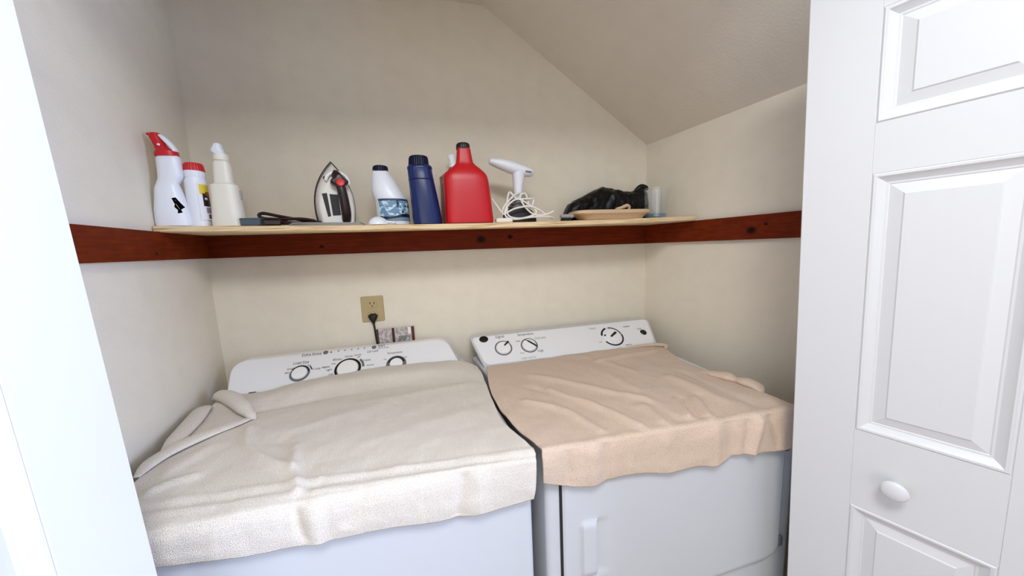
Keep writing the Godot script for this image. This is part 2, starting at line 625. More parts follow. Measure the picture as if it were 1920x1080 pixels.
# ------------------------------------------------------------------ outlet and tag
func wall_items() -> void:
	var z := BACK
	var t := thing("wall_outlet", "beige duplex wall outlet above the washer with a black plug in it", "outlet", Vector3(-0.2635, 1.2, z))
	var b := Mb.new()
	b.slab(round_rect(0.091, 0.111, 0.005, 3), 0.006, 0.0025, Transform3D(Basis.IDENTITY, Vector3(0, 0, 0.0065)))
	part("cover_plate", b.done(), M.ivory, t)
	for y in [0.022, -0.027]:
		b = Mb.new()
		b.slab(round_rect(0.040, 0.034, 0.012, 5), 0.004, 0.001, Transform3D(Basis.IDENTITY, Vector3(0, y, 0.0082)))
		var r := part("receptacle", b.done(), M.ivory, t)
		b = Mb.new()
		for sx in [-0.0085, 0.0085]:
			b.box(Vector3(sx - 0.0016, y - 0.001, 0.0078), Vector3(sx + 0.0016, y + 0.009, 0.0085))
		b.lathe([Vector2(0.0028, 0), Vector2(0.0028, 0.0007)], Transform3D(Basis(Vector3.RIGHT, PI / 2), Vector3(0, y - 0.0085, 0.0078)), 12)
		part("slots", b.done(), M.dark, r)
	b = Mb.new()
	b.lathe([Vector2(0.003, 0), Vector2(0.0032, 0.001)], Transform3D(Basis(Vector3.RIGHT, PI / 2), Vector3(0, -0.002, 0.0062)), 12)
	part("screw", b.done(), M.ivory, t)
	# plug and cord
	var p := thing("power_plug", "black power plug with its cord running down behind the washer", "plug", Vector3(-0.2635, 1.171, z + 0.0085))
	b = Mb.new()
	var rs := []
	for q in [[0.009, 0.009, 0.004, 0.019], [0.004, 0.019, 0.015, 0.022], [-0.004, 0.0195, 0.016, 0.024], [-0.014, 0.014, 0.016, 0.022], [-0.024, 0.0085, 0.014, 0.018], [-0.034, 0.005, 0.012, 0.012]]:
		var r := PackedVector3Array()
		for i in 20:
			var a := TAU * i / 20
			r.append(Vector3(q[1] * cos(a), q[0], q[2] * 0.5 + 0.0005 + q[2] * 0.5 * sin(a)))
		rs.append(r)
	b.rings(rs)
	part("plug_body", b.done(), M.black, p)
	b = Mb.new()
	b.tube(spline([Vector3(0, -0.030, 0.008), Vector3(0.002, -0.05, 0.008), Vector3(0.005, -0.09, 0.009), Vector3(0.01, -0.2, 0.009), Vector3(0.0, -0.45, 0.009)], 5), 0.0042, 10)
	part("cord", b.done(), M.black, p)
	# instruction sheet tucked behind the washer console
	var im := Image.create(160, 96, false, Image.FORMAT_RGB8)
	im.fill(Color(0.76, 0.72, 0.70))
	var n := FastNoiseLite.new()
	n.seed = 4
	n.frequency = 0.07
	for x in 160:
		for y in 96:
			var g := n.get_noise_2d(x, y * 0.8)
			var c := Color(0.80, 0.77, 0.75) if g > 0.0 else Color(0.66, 0.63, 0.62)
			if x > 92 and x < 140 and y > 30 and n.get_noise_2d(x * 0.5 + 90, y * 0.5) > -0.1:
				c = Color(0.50, 0.51, 0.50)
			im.set_pixel(x, y, c)
	im.fill_rect(Rect2i(2, 0, 11, 96), Color(0.30, 0.19, 0.15))
	im.fill_rect(Rect2i(67, 0, 11, 96), Color(0.28, 0.10, 0.07))
	im.fill_rect(Rect2i(148, 0, 12, 96), Color(0.36, 0.13, 0.07))
	im.fill_rect(Rect2i(134, 2, 12, 22), Color(0.96, 0.94, 0.90))
	var m := plain(Color.WHITE, 0.6)
	m.albedo_texture = ImageTexture.create_from_image(im)
	b = Mb.new()
	b.box(Vector3(-0.260, 0.99, -1.482), Vector3(-0.098, 1.111, -1.4805))
	var sh := thing("instruction_sheet", "small printed instruction sheet with brown bars standing behind the washer console", "sheet", Vector3(-0.179, 0.99, -1.48))
	part("paper", b.done(Vector3(-0.179, 0.99, -1.48)), M.white, sh)
	part("print", patch(6, 1, func(u, v): return Vector3(lerpf(-0.081, 0.081, u), lerpf(0.0, 0.121, v), 0.0)), m, sh)


func round_rect(w: float, h: float, r: float, n := 6, c := Vector2.ZERO) -> Array:
	var a := []
	for k in 4:
		var cx := (w / 2 - r) * (1 if k in [0, 3] else -1)
		var cy := (h / 2 - r) * (1 if k < 2 else -1)
		for i in n + 1:
			var t := PI / 2 * (k + float(i) / n)
			a.append(c + Vector2(cx + r * cos(t), cy + r * sin(t)))
	return a


func spline(pts: Array, per := 6) -> Array:
	var out := []
	for i in pts.size() - 1:
		var p0: Vector3 = pts[maxi(i - 1, 0)]
		var p3: Vector3 = pts[mini(i + 2, pts.size() - 1)]
		for k in per:
			out.append(pts[i].cubic_interpolate(pts[i + 1], p0, p3, float(k) / per))
	out.append(pts[-1])
	return out


# ------------------------------------------------------------------ machines
const SLOPE := Vector3(0, 0.6, -0.8)
const FACE := Vector3(0, 0.8, 0.6)

# frame on a console face: x along the console, y up the slope, z out of it; given in s, t
func on_console(s: float, t: float, out := 0.0) -> Transform3D:
	return Transform3D(Basis(Vector3.RIGHT, SLOPE, FACE), Vector3(s, 0.951, -1.28) + SLOPE * t + FACE * out)

func smooth_outline(corners: Array, n := 6) -> Array:
	# corners: [point, radius]
	var out := []
	var m := corners.size()
	for i in m:
		var p: Vector2 = corners[i][0]
		var r: float = corners[i][1]
		var a: Vector2 = (corners[(i + m - 1) % m][0] - p).normalized()
		var b: Vector2 = (corners[(i + 1) % m][0] - p).normalized()
		if r <= 0.0:
			out.append(p)
			continue
		for k in n + 1:
			var q := float(k) / n
			out.append((p + a * r).lerp(p, q).lerp(p.lerp(p + b * r, q), q))
	return out

# console: the front face lies on the slope, the body runs level to the back
func console_mesh(outline: Array, org: Vector3, bevel: float) -> ArrayMesh:
	var p2 := PackedVector2Array(outline)
	if Geometry2D.is_polygon_clockwise(p2):
		p2.reverse()
	var n := p2.size()
	var rs := [PackedVector3Array(), PackedVector3Array(), PackedVector3Array(), PackedVector3Array(), PackedVector3Array()]
	for i in n:
		var a := (p2[i] - p2[(i + n - 1) % n]).normalized()
		var b := (p2[(i + 1) % n] - p2[i]).normalized()
		var m := (Vector2(-a.y, a.x) + Vector2(-b.y, b.x)).normalized()
		for k in [[0, bevel, 0.0], [1, bevel * 0.3, -bevel * 0.3], [2, 0.0, -bevel]]:
			var q: Vector2 = p2[i] + m * float(k[1])
			rs[k[0]].append(on_console(q.x, q.y, k[2]).origin)
		var e := on_console(p2[i].x, p2[i].y, -bevel).origin
		rs[3].append(Vector3(e.x, e.y, lerpf(e.z, -1.462, 0.96)))
		rs[4].append(Vector3(e.x, e.y - 0.003, -1.464))
	var b := Mb.new()
	b.rings(rs)
	return b.done(org, 30.0)

func lettering(txt: String, s0: float, s1: float, t: float, mat: Material, parent: Node3D, org: Vector3, bold := false) -> void:
	var tm := TextMesh.new()
	var f := SystemFont.new()
	f.font_names = PackedStringArray(["Droid Sans"])
	if bold:
		f.font_weight = 700
	tm.font = f
	tm.text = txt
	tm.font_size = 24
	tm.pixel_size = 0.001
	tm.depth = 0.012
	tm.curve_step = 2.0
	var w := tm.get_aabb().size.x
	var k := (s1 - s0) / maxf(w, 0.001)
	var o := part("lettering", tm, mat, parent)
	var fr := on_console((s0 + s1) / 2, t, 0.0003)
	o.transform = Transform3D(fr.basis.scaled_local(Vector3(k, k * 1.25, 0.04)), fr.origin - org)

func disc(mb: Mb, s: float, t: float, prof: Array, seg := 32, sx := 1.0) -> void:
	var f := on_console(s, t)
	mb.lathe(prof, Transform3D(Basis(f.basis.x, f.basis.z, -f.basis.y), f.origin), seg, sx)

func annulus(mb: Mb, s: float, t: float, r0: float, r1: float, h: float, a0: float, a1: float) -> void:
	var rs := []
	var n := maxi(4, int((a1 - a0) / 0.12))
	for i in n + 1:
		var a := lerpf(a0, a1, float(i) / n)
		var d := Vector2(cos(a), sin(a))
		var r := PackedVector3Array()
		for q in [[r0, 0.0], [r0, h], [r1, h], [r1, 0.0]]:
			r.append(on_console(s + d.x * q[0], t + d.y * q[0], q[1]).origin)
		rs.append(r)
	mb.rings(rs)

# a turning knob with a dark bezel below a white cap
func knob(s: float, t: float, r: float, cap_r: float, h: float, parent: Node3D, org: Vector3, bezel: Material, sx := 1.0) -> MeshInstance3D:
	var b := Mb.new()
	disc(b, s, t, [Vector2(r, -0.002), Vector2(r, 0.0015), Vector2(r - 0.0015, 0.003), Vector2(cap_r * 0.9, 0.003)], 40, sx)
	var k := part("knob", b.done(org), bezel, parent)
	b = Mb.new()
	disc(b, s, t, [Vector2(cap_r * 1.04, 0.003), Vector2(cap_r * 1.02, h * 0.5), Vector2(cap_r * 0.97, h * 0.88), Vector2(cap_r * 0.88, h), Vector2(cap_r * 0.4, h * 1.02)], 40, sx)
	part("knob_cap", b.done(org), M.cap, k)
	return k


func cabinet(plan: Array, y0: float, y1: float, org: Vector3, rad := 0.02) -> ArrayMesh:
	# plan corners back-left, back-right, front-right, front-left; edges rounded
	var cs := []
	for p in plan:
		cs.append([p, rad])
	var rs := []
	for k in [[y0, 0.006], [y0 + 0.006, 0.0], [y1 - 0.016, 0.0], [y1 - 0.006, 0.004], [y1 - 0.0015, 0.010], [y1, 0.018]]:
		var c := Vector2.ZERO
		for p in plan:
			c += p / 4.0
		var r := PackedVector3Array()
		for q in smooth_outline(cs, 5):
			var d: Vector2 = q - c
			q = q - Vector2(signf(d.x), signf(d.y)) * float(k[1])
			r.append(Vector3(q.x, k[0], q.y))
		rs.append(r)
	var b := Mb.new()
	b.rings(rs)
	return b.done(org, 30.0)


func washer() -> void:
	var org := Vector3(-0.27, 0, -1.05)
	var t := thing("washing_machine", "white top-loading washing machine on the left, covered by the white towel", "washer", org)
	part("body", cabinet([Vector2(-0.748, -1.46), Vector2(0.112, -1.46), Vector2(0.196, -0.685), Vector2(-0.668, -0.685)], 0.012, 0.951, org), M.enamel, t)
	var b := Mb.new()
	for p in [Vector2(-0.69, -1.4), Vector2(0.07, -1.4), Vector2(0.14, -0.74), Vector2(-0.62, -0.74)]:
		b = Mb.new()
		b.lathe([Vector2(0.02, 0), Vector2(0.02, 0.006), Vector2(0.012, 0.014)], Transform3D(Basis.IDENTITY, Vector3(p.x, 0, p.y)), 14)
		part("foot", b.done(org), M.dark, t)
	var outline := smooth_outline([[Vector2(-0.730, -0.004), 0.0], [Vector2(-0.769, 0.176), 0.07], [Vector2(0.036, 0.1785), 0.055], [Vector2(0.098, -0.004), 0.0]], 10)
	var c := part("console", console_mesh(outline, org, 0.008), M.console, t)
	# three knobs
	var k := knob(-0.5165, 0.082, 0.0345, 0.0262, 0.008, c, org, M.ring)
	knob(-0.3480, 0.077, 0.0480, 0.0375, 0.009, c, org, M.black)
	knob(-0.1680, 0.073, 0.0385, 0.0245, 0.008, c, org, M.ring)
	b = Mb.new()
	annulus(b, -0.5165, 0.082, 0.0275, 0.034, 0.0036, 0.1, 2.6)  # dark arc along the upper edge of the knob
	part("knob_arc", b.done(org), M.dark, k)
	b = Mb.new()
	annulus(b, -0.168, 0.073, 0.025, 0.034, 0.0036, 0.2, 2.9)
	part("knob_arc", b.done(org), M.dark, c)
	b = Mb.new()
	annulus(b, -0.348, 0.077, 0.052, 0.060, 0.0008, 0.05, 0.75)
	part("knob_arc", b.done(org), M.ring, c)
	b = Mb.new()
	annulus(b, -0.5165, 0.082, 0.039, 0.043, 0.0008, 0.3, 0.75)
	part("knob_arc", b.done(org), M.dark, c)
	# two oval buttons and the row of signal lights
	for q in [[-0.4405, 0.171, 0.0085], [-0.2585, 0.171, 0.008]]:
		b = Mb.new()
		disc(b, q[0], q[1] - 0.004, [Vector2(q[2], -0.001), Vector2(q[2], 0.002), Vector2(q[2] * 0.8, 0.0032)], 20, 1.1)
		part("push_button", b.done(org), M.ring, c)
	for s in [-0.3936, -0.3697, -0.3447, -0.3198, -0.2958]:
		b = Mb.new()
		disc(b, s, 0.168, [Vector2(0.0034, -0.001), Vector2(0.0032, 0.001)], 12, 1.2)
		part("signal_light", b.done(org), M.grey, c)
	b = Mb.new()
	disc(b, -0.4205, 0.166, [Vector2(0.003, -0.001), Vector2(0.0028, 0.001)], 12, 1.2)
	part("signal_light", b.done(org), M.ink, c)
	for q in [["Load Size", -0.5480, -0.4945, 0.131, 0], ["Small", -0.5640, -0.5440, 0.107, 0], ["Mini", -0.5680, -0.5530, 0.091, 0], ["Med", -0.4960, -0.4850, 0.114, 0], ["X Large", -0.4750, -0.4470, 0.095, 0], ["Extra Rinse", -0.5250, -0.4560, 0.1655, 2],
			["Whites", -0.4090, -0.3760, 0.127, 0], ["Heavy", -0.4110, -0.3955, 0.109, 0], ["Regular", -0.4420, -0.4150, 0.0975, 1], ["Light", -0.4260, -0.4060, 0.083, 0], ["Off", -0.4140, -0.3990, 0.059, 0], ["Delicates", -0.3660, -0.3370, 0.1365, 0], ["Casuals", -0.3320, -0.3050, 0.1385, 0],
			["Light", -0.3200, -0.3080, 0.128, 0], ["Colors", -0.2960, -0.2670, 0.108, 0], ["Normal", -0.2800, -0.2540, 0.083, 0], ["Lid Lock", -0.2830, -0.2410, 0.149, 0], ["Temperature", -0.2050, -0.1470, 0.129, 0], ["Hot", -0.2170, -0.2060, 0.101, 0], ["Cold", -0.1410, -0.1270, 0.101, 0], ["Start", -0.2430, -0.2170, 0.172, 0], ["Hold to Pause", -0.2430, -0.2010, 0.161, 0]]:
		lettering(q[0], q[1], q[2], q[3], M.navyink if q[4] == 2 else M.ink, c, org, q[4] == 1)
	# small dark badge at the lower left
	b = Mb.new()
	b.slab(round_rect(0.024, 0.0055, 0.002, 3), 0.001, 0.0003, on_console(-0.6550, 0.024, 0.0008))
	part("badge", b.done(org), M.ink, c)


func dryer() -> void:
	var org := Vector3(0.6, 0, -1.05)
	var t := thing("clothes_dryer", "white front-loading clothes dryer on the right, covered by the tan towel", "dryer", org)
	part("body", cabinet([Vector2(0.148, -1.46), Vector2(0.985, -1.46), Vector2(1.006, -0.672), Vector2(0.232, -0.695)], 0.012, 0.951, org, 0.014), M.enamel, t)
	var b := Mb.new()
	for p in [Vector2(0.2, -1.4), Vector2(0.93, -1.4), Vector2(0.95, -0.73), Vector2(0.28, -0.74)]:
		b = Mb.new()
		b.lathe([Vector2(0.02, 0), Vector2(0.02, 0.006), Vector2(0.012, 0.014)], Transform3D(Basis.IDENTITY, Vector3(p.x, 0, p.y)), 14)
		part("foot", b.done(org), M.dark, t)
	# console with a flat face inside a softer rim
	var outline := smooth_outline([[Vector2(0.181, -0.004), 0.01], [Vector2(0.137, 0.167), 0.03], [Vector2(1.048, 0.167), 0.034], [Vector2(1.004, -0.004), 0.01]], 8)
	var c := part("console", console_mesh(outline, org, 0.007), M.enamel, t)
	b = Mb.new()
	b.slab(smooth_outline([[Vector2(0.187, 0.012), 0.03], [Vector2(0.146, 0.161), 0.024], [Vector2(1.034, 0.161), 0.028], [Vector2(0.994, 0.012), 0.03]], 8), 0.004, 0.0015, on_console(0, 0, 0.0025))
	part("face_plate", b.done(org), M.console, c)
	var f := 0.0025
	# signal and temperature knobs: thin grey ring, white cap, dark pointer
	for q in [[0.2765, 0.0868, 0.0385], [0.3937, 0.0850, 0.0385]]:
		var first: bool = q[0] < 0.3
		b = Mb.new()
		annulus(b, q[0], q[1], q[2] - 0.0055, q[2], f + 0.0012, 0, TAU)
		var ring := part("knob", b.done(org), M.ring, c)
		b = Mb.new()
		disc(b, q[0], q[1], [Vector2(0.031, f), Vector2(0.031, 0.008), Vector2(0.028, 0.011), Vector2(0.014, 0.0115)], 36)
		part("knob_cap", b.done(org), M.cap, ring)
		b = Mb.new()
		var fr := on_console(q[0], q[1], 0.017 if first else 0.015)
		fr.basis = fr.basis.rotated(FACE, 0.72 if first else -0.78)
		var grip := [Vector2(-0.026, -0.007), Vector2(0.028, -0.0055), Vector2(0.030, 0.0), Vector2(0.028, 0.0055), Vector2(-0.026, 0.007)]
		b.slab(grip, 0.010, 0.0018, fr)
		part("grip", b.done(org), M.cap, ring)
		b = Mb.new()
		if first:
			b.slab([Vector2(0.004, -0.003), Vector2(0.034, -0.005), Vector2(0.034, 0.005), Vector2(0.004, 0.003)], 0.002, 0.0004, fr.translated_local(Vector3(0, 0, 0.0015)))
		else:
			b.slab([Vector2(-0.030, 0.007), Vector2(0.030, 0.007), Vector2(0.034, 0.011), Vector2(0.022, 0.0145), Vector2(-0.012, 0.0145)], 0.004, 0.0006, fr.translated_local(Vector3(0, 0, -0.001)))
		part("pointer", b.done(org), M.dark, ring)
	# cycle knob with its broken dark ring
	var ks := 0.8030
	var kt := 0.0812
	b = Mb.new()
	annulus(b, ks, kt, 0.0475, 0.0545, f + 0.001, -2.62, 0.10)
	annulus(b, ks, kt, 0.0475, 0.0525, f + 0.001, 0.14, 1.62)
	annulus(b, ks, kt, 0.0465, 0.0550, f + 0.001, 1.86, 2.95)
	var big := part("knob", b.done(org), M.navyink, c)
	b = Mb.new()
	disc(b, ks, kt, [Vector2(0.043, f), Vector2(0.043, 0.005), Vector2(0.036, 0.007), Vector2(0.034, 0.012), Vector2(0.030, 0.014), Vector2(0.01, 0.0145)], 40)
	part("knob_cap", b.done(org), M.cap, big)
	b = Mb.new()
	var fk := on_console(ks, kt, 0.018)
	fk.basis = fk.basis.rotated(FACE, 0.55)
	b.slab([Vector2(-0.018, -0.004), Vector2(0.022, -0.006), Vector2(0.024, 0.0), Vector2(0.020, 0.006), Vector2(-0.018, 0.004)], 0.005, 0.001, fk)
	part("pointer", b.done(org), M.brown, big)
	b = Mb.new()
	disc(b, ks - 0.037, kt + 0.006, [Vector2(0.004, 0.007), Vector2(0.004, 0.0105)], 12, 1.2)
	part("pointer", b.done(org), M.dark, big)
	# round black buttons at both ends
	for q in [[0.1985, 0.1455, 0.0155, 1.15], [0.9720, 0.0830, 0.0135, 1.05]]:
		b = Mb.new()
		disc(b, q[0], q[1], [Vector2(q[2] + 0.002, f), Vector2(q[2] + 0.001, f + 0.002), Vector2(q[2] - 0.002, f + 0.004), Vector2(q[2] * 0.4, f + 0.003)], 28, q[3])
		part("push_button", b.done(org), M.black, c)
	for q in [["Signal", 0.2520, 0.2915, 0.1500, M.ink], ["Temperature", 0.3530, 0.4290, 0.1480, M.ink], ["Low", 0.3390, 0.3570, 0.1150, M.ink], ["Delicates", 0.4290, 0.4810, 0.1190, M.grey], ["High", 0.4260, 0.4490, 0.0500, M.ink], ["Med", 0.3440, 0.3610, 0.0500, M.grey],
			["Timed", 0.7060, 0.7400, 0.1390, M.grey], ["Cotton", 0.8850, 0.9180, 0.1290, M.ink], ["Auto Dry", 0.8440, 0.8770, 0.0240, M.ink], ["Off", 0.7230, 0.7370, 0.0560, M.grey], ["Start", 0.9500, 0.9740, 0.1060, M.grey], ["Large Capacity", 0.3410, 0.4070, 0.0230, M.grey]]:
		lettering(q[0], q[1], q[2], q[3], q[4], c, org)
	for l in c.get_children():
		if l.mesh is TextMesh:
			l.position += FACE * f
	# door in the front, frame on the plane of the front
	var fx := Vector3(0.774, 0, 0.023).normalized()
	var fr2 := Transform3D(Basis(fx, Vector3.UP, fx.cross(Vector3.UP)), Vector3(0.232, 0, -0.695))
	b = Mb.new()
	b.slab(smooth_outline([[Vector2(0.038, 0.30), 0.04], [Vector2(0.732, 0.48), 0.07], [Vector2(0.732, 0.915), 0.02], [Vector2(0.038, 0.915), 0.02]], 8) if false else smooth_outline([[Vector2(0.034, 0.462), 0.02], [Vector2(0.730, 0.474), 0.075], [Vector2(0.730, 0.915), 0.02], [Vector2(0.034, 0.915), 0.02]], 8), 0.006, 0.003, fr2.translated_local(Vector3(0, 0, 0.0035)))
	part("door_gasket", b.done(org), M.dark, t)
	# the door skin bows outwards a little from left to right, with a scooped grip
	var d := Mb.new()
	d.open()
	var nx := 120
	var ny := 60
	var pts := []
	for j in ny + 1:
		var row := PackedVector3Array()
		for i in nx + 1:
			var u := float(i) / nx
			var v := float(j) / ny
			var x := lerpf(0.0405, 0.7285, u)
			var y := lerpf(lerpf(0.466, 0.478, u), 0.912, v)
			# rounded lower corners
			for e in [[0.7285, 0.06, 1.0], [0.0405, 0.015, -1.0]]:
				var cx: float = e[0] - e[1] * e[2]
				var cy: float = lerpf(0.466, 0.478, u) + e[1]
				if (x - cx) * e[2] > 0.0 and y < cy:
					y = cy - (cy - y) * sqrt(maxf(0.0, 1.0 - pow((x - cx) / e[1], 2.0)))
			var z := 0.0085 + 0.007 * sin(PI * u)
			# grip: a raised lip, then a scoop to its right
			var gy := smoothstep(0.585, 0.600, y) * (1.0 - smoothstep(0.735, 0.752, y))
			z += 0.007 * gy * smoothstep(0.084, 0.092, x) * (1.0 - smoothstep(0.127, 0.132, x))
			z -= 0.004 * gy * smoothstep(0.1285, 0.133, x) * (1.0 - smoothstep(0.138, 0.175, x))
			if i in [0, nx] or j in [0, ny]:
				z -= 0.003
			row.append(fr2 * Vector3(x, y, z))
		pts.append(row)
	for j in ny:
		for i in nx:
			d.quad(pts[j][i], pts[j][i + 1], pts[j + 1][i + 1], pts[j + 1][i])
	var rim := PackedVector3Array()
	for i in nx:
		rim.append(pts[0][i])
	for j in ny:
		rim.append(pts[j][nx])
	for i in nx:
		rim.append(pts[ny][nx - i])
	for j in ny:
		rim.append(pts[ny - j][0])
	var inner := PackedVector3Array()
	for p in rim:
		inner.append(p - fr2.basis.z * 0.005)
	d.ring_join(inner, rim)
	inner.reverse()
	d.fan(inner)
	if (pts[0][0] - pts[1][0]).cross(pts[0][1] - pts[0][0]).dot(fr2.basis.z) < 0.0:
		for i in range(0, d.t.size(), 3):
			var k := d.t[i + 1]
			d.t[i + 1] = d.t[i + 2]
			d.t[i + 2] = k
	var door := part("door", d.done(org, 25.0), M.enamel, t)
	for y in [0.528, 0.838]:
		b = Mb.new()
		b.box(Vector3(0.7245, y - 0.016, 0.003), Vector3(0.7385, y + 0.016, 0.011), 0.002)
		for q in [-0.008, 0.006]:
			b.box(Vector3(0.7275, y + q - 0.002, 0.0108), Vector3(0.7345, y + q + 0.003, 0.0125), 0.0004)
		for i in b.t.size():
			b.t[i] = fr2 * b.t[i]
		part("hinge", b.done(org), M.ring, door)


# ------------------------------------------------------------------ towels
func row_at(pts: Array, u: float) -> Vector3:
	# piecewise smooth curve through the points, u from 0 to 1
	var q := u * (pts.size() - 1)
	var i := clampi(int(q), 0, pts.size() - 2)
	return pts[i].cubic_interpolate(pts[i + 1], pts[maxi(i - 1, 0)], pts[mini(i + 2, pts.size() - 1)], q - i)

func by_x(table: Array, x: float) -> float:
	for i in table.size() - 1:
		if x <= table[i + 1].x or i == table.size() - 2:
			return lerpf(table[i].y, table[i + 1].y, smoothstep(0.0, 1.0, clampf((x - table[i].x) / (table[i + 1].x - table[i].x), 0.0, 1.0)))
	return table[-1].y

# rows: guide curves from back to front; bumps: [a, b, width, height]
func drape(rows: Array, nu: int, per: Array, bumps: Array, noise: FastNoiseLite, amp: float) -> Array:
	var g := []
	for r in rows.size() - 1:
		for k in per[r]:
			g.append([r, float(k) / per[r]])
	g.append([rows.size() - 2, 1.0])
	var out := []
	for e in g:
		var line := PackedVector3Array()
		for i in nu + 1:
			var u := float(i) / nu
			var r: int = e[0]
			var p := row_at(rows[r], u).cubic_interpolate(row_at(rows[r + 1], u), row_at(rows[maxi(r - 1, 0)], u), row_at(rows[mini(r + 2, rows.size() - 1)], u), e[1])
			line.append(p)
		out.append(line)
	var res := []
	for j in out.size():
		var line := PackedVector3Array()
		for i in nu + 1:
			var p: Vector3 = out[j][i]
			var du: Vector3 = out[j][mini(i + 1, nu)] - out[j][maxi(i - 1, 0)]
			var dv: Vector3 = out[mini(j + 1, out.size() - 1)][i] - out[maxi(j - 1, 0)][i]
			var n := dv.cross(du).normalized()
			var h := noise.get_noise_3dv(p * 100.0) * amp
			for b in bumps:
				# a ridge along a line through two or more points
				var dist := 1.0
				for e in b.size() - 3:
					var a: Vector3 = b[e]
					var d: Vector3 = b[e + 1] - a
					var k := clampf((p - a).dot(d) / d.length_squared(), 0.0, 1.0)
					dist = minf(dist, (p - a - d * k).length())
				var wide: float = b[-2]
				if dist < wide * 2.6:
					h += b[-1] * exp(-dist * dist / (wide * wide))
			line.append(p + n * h)
		res.append(line)
	return res


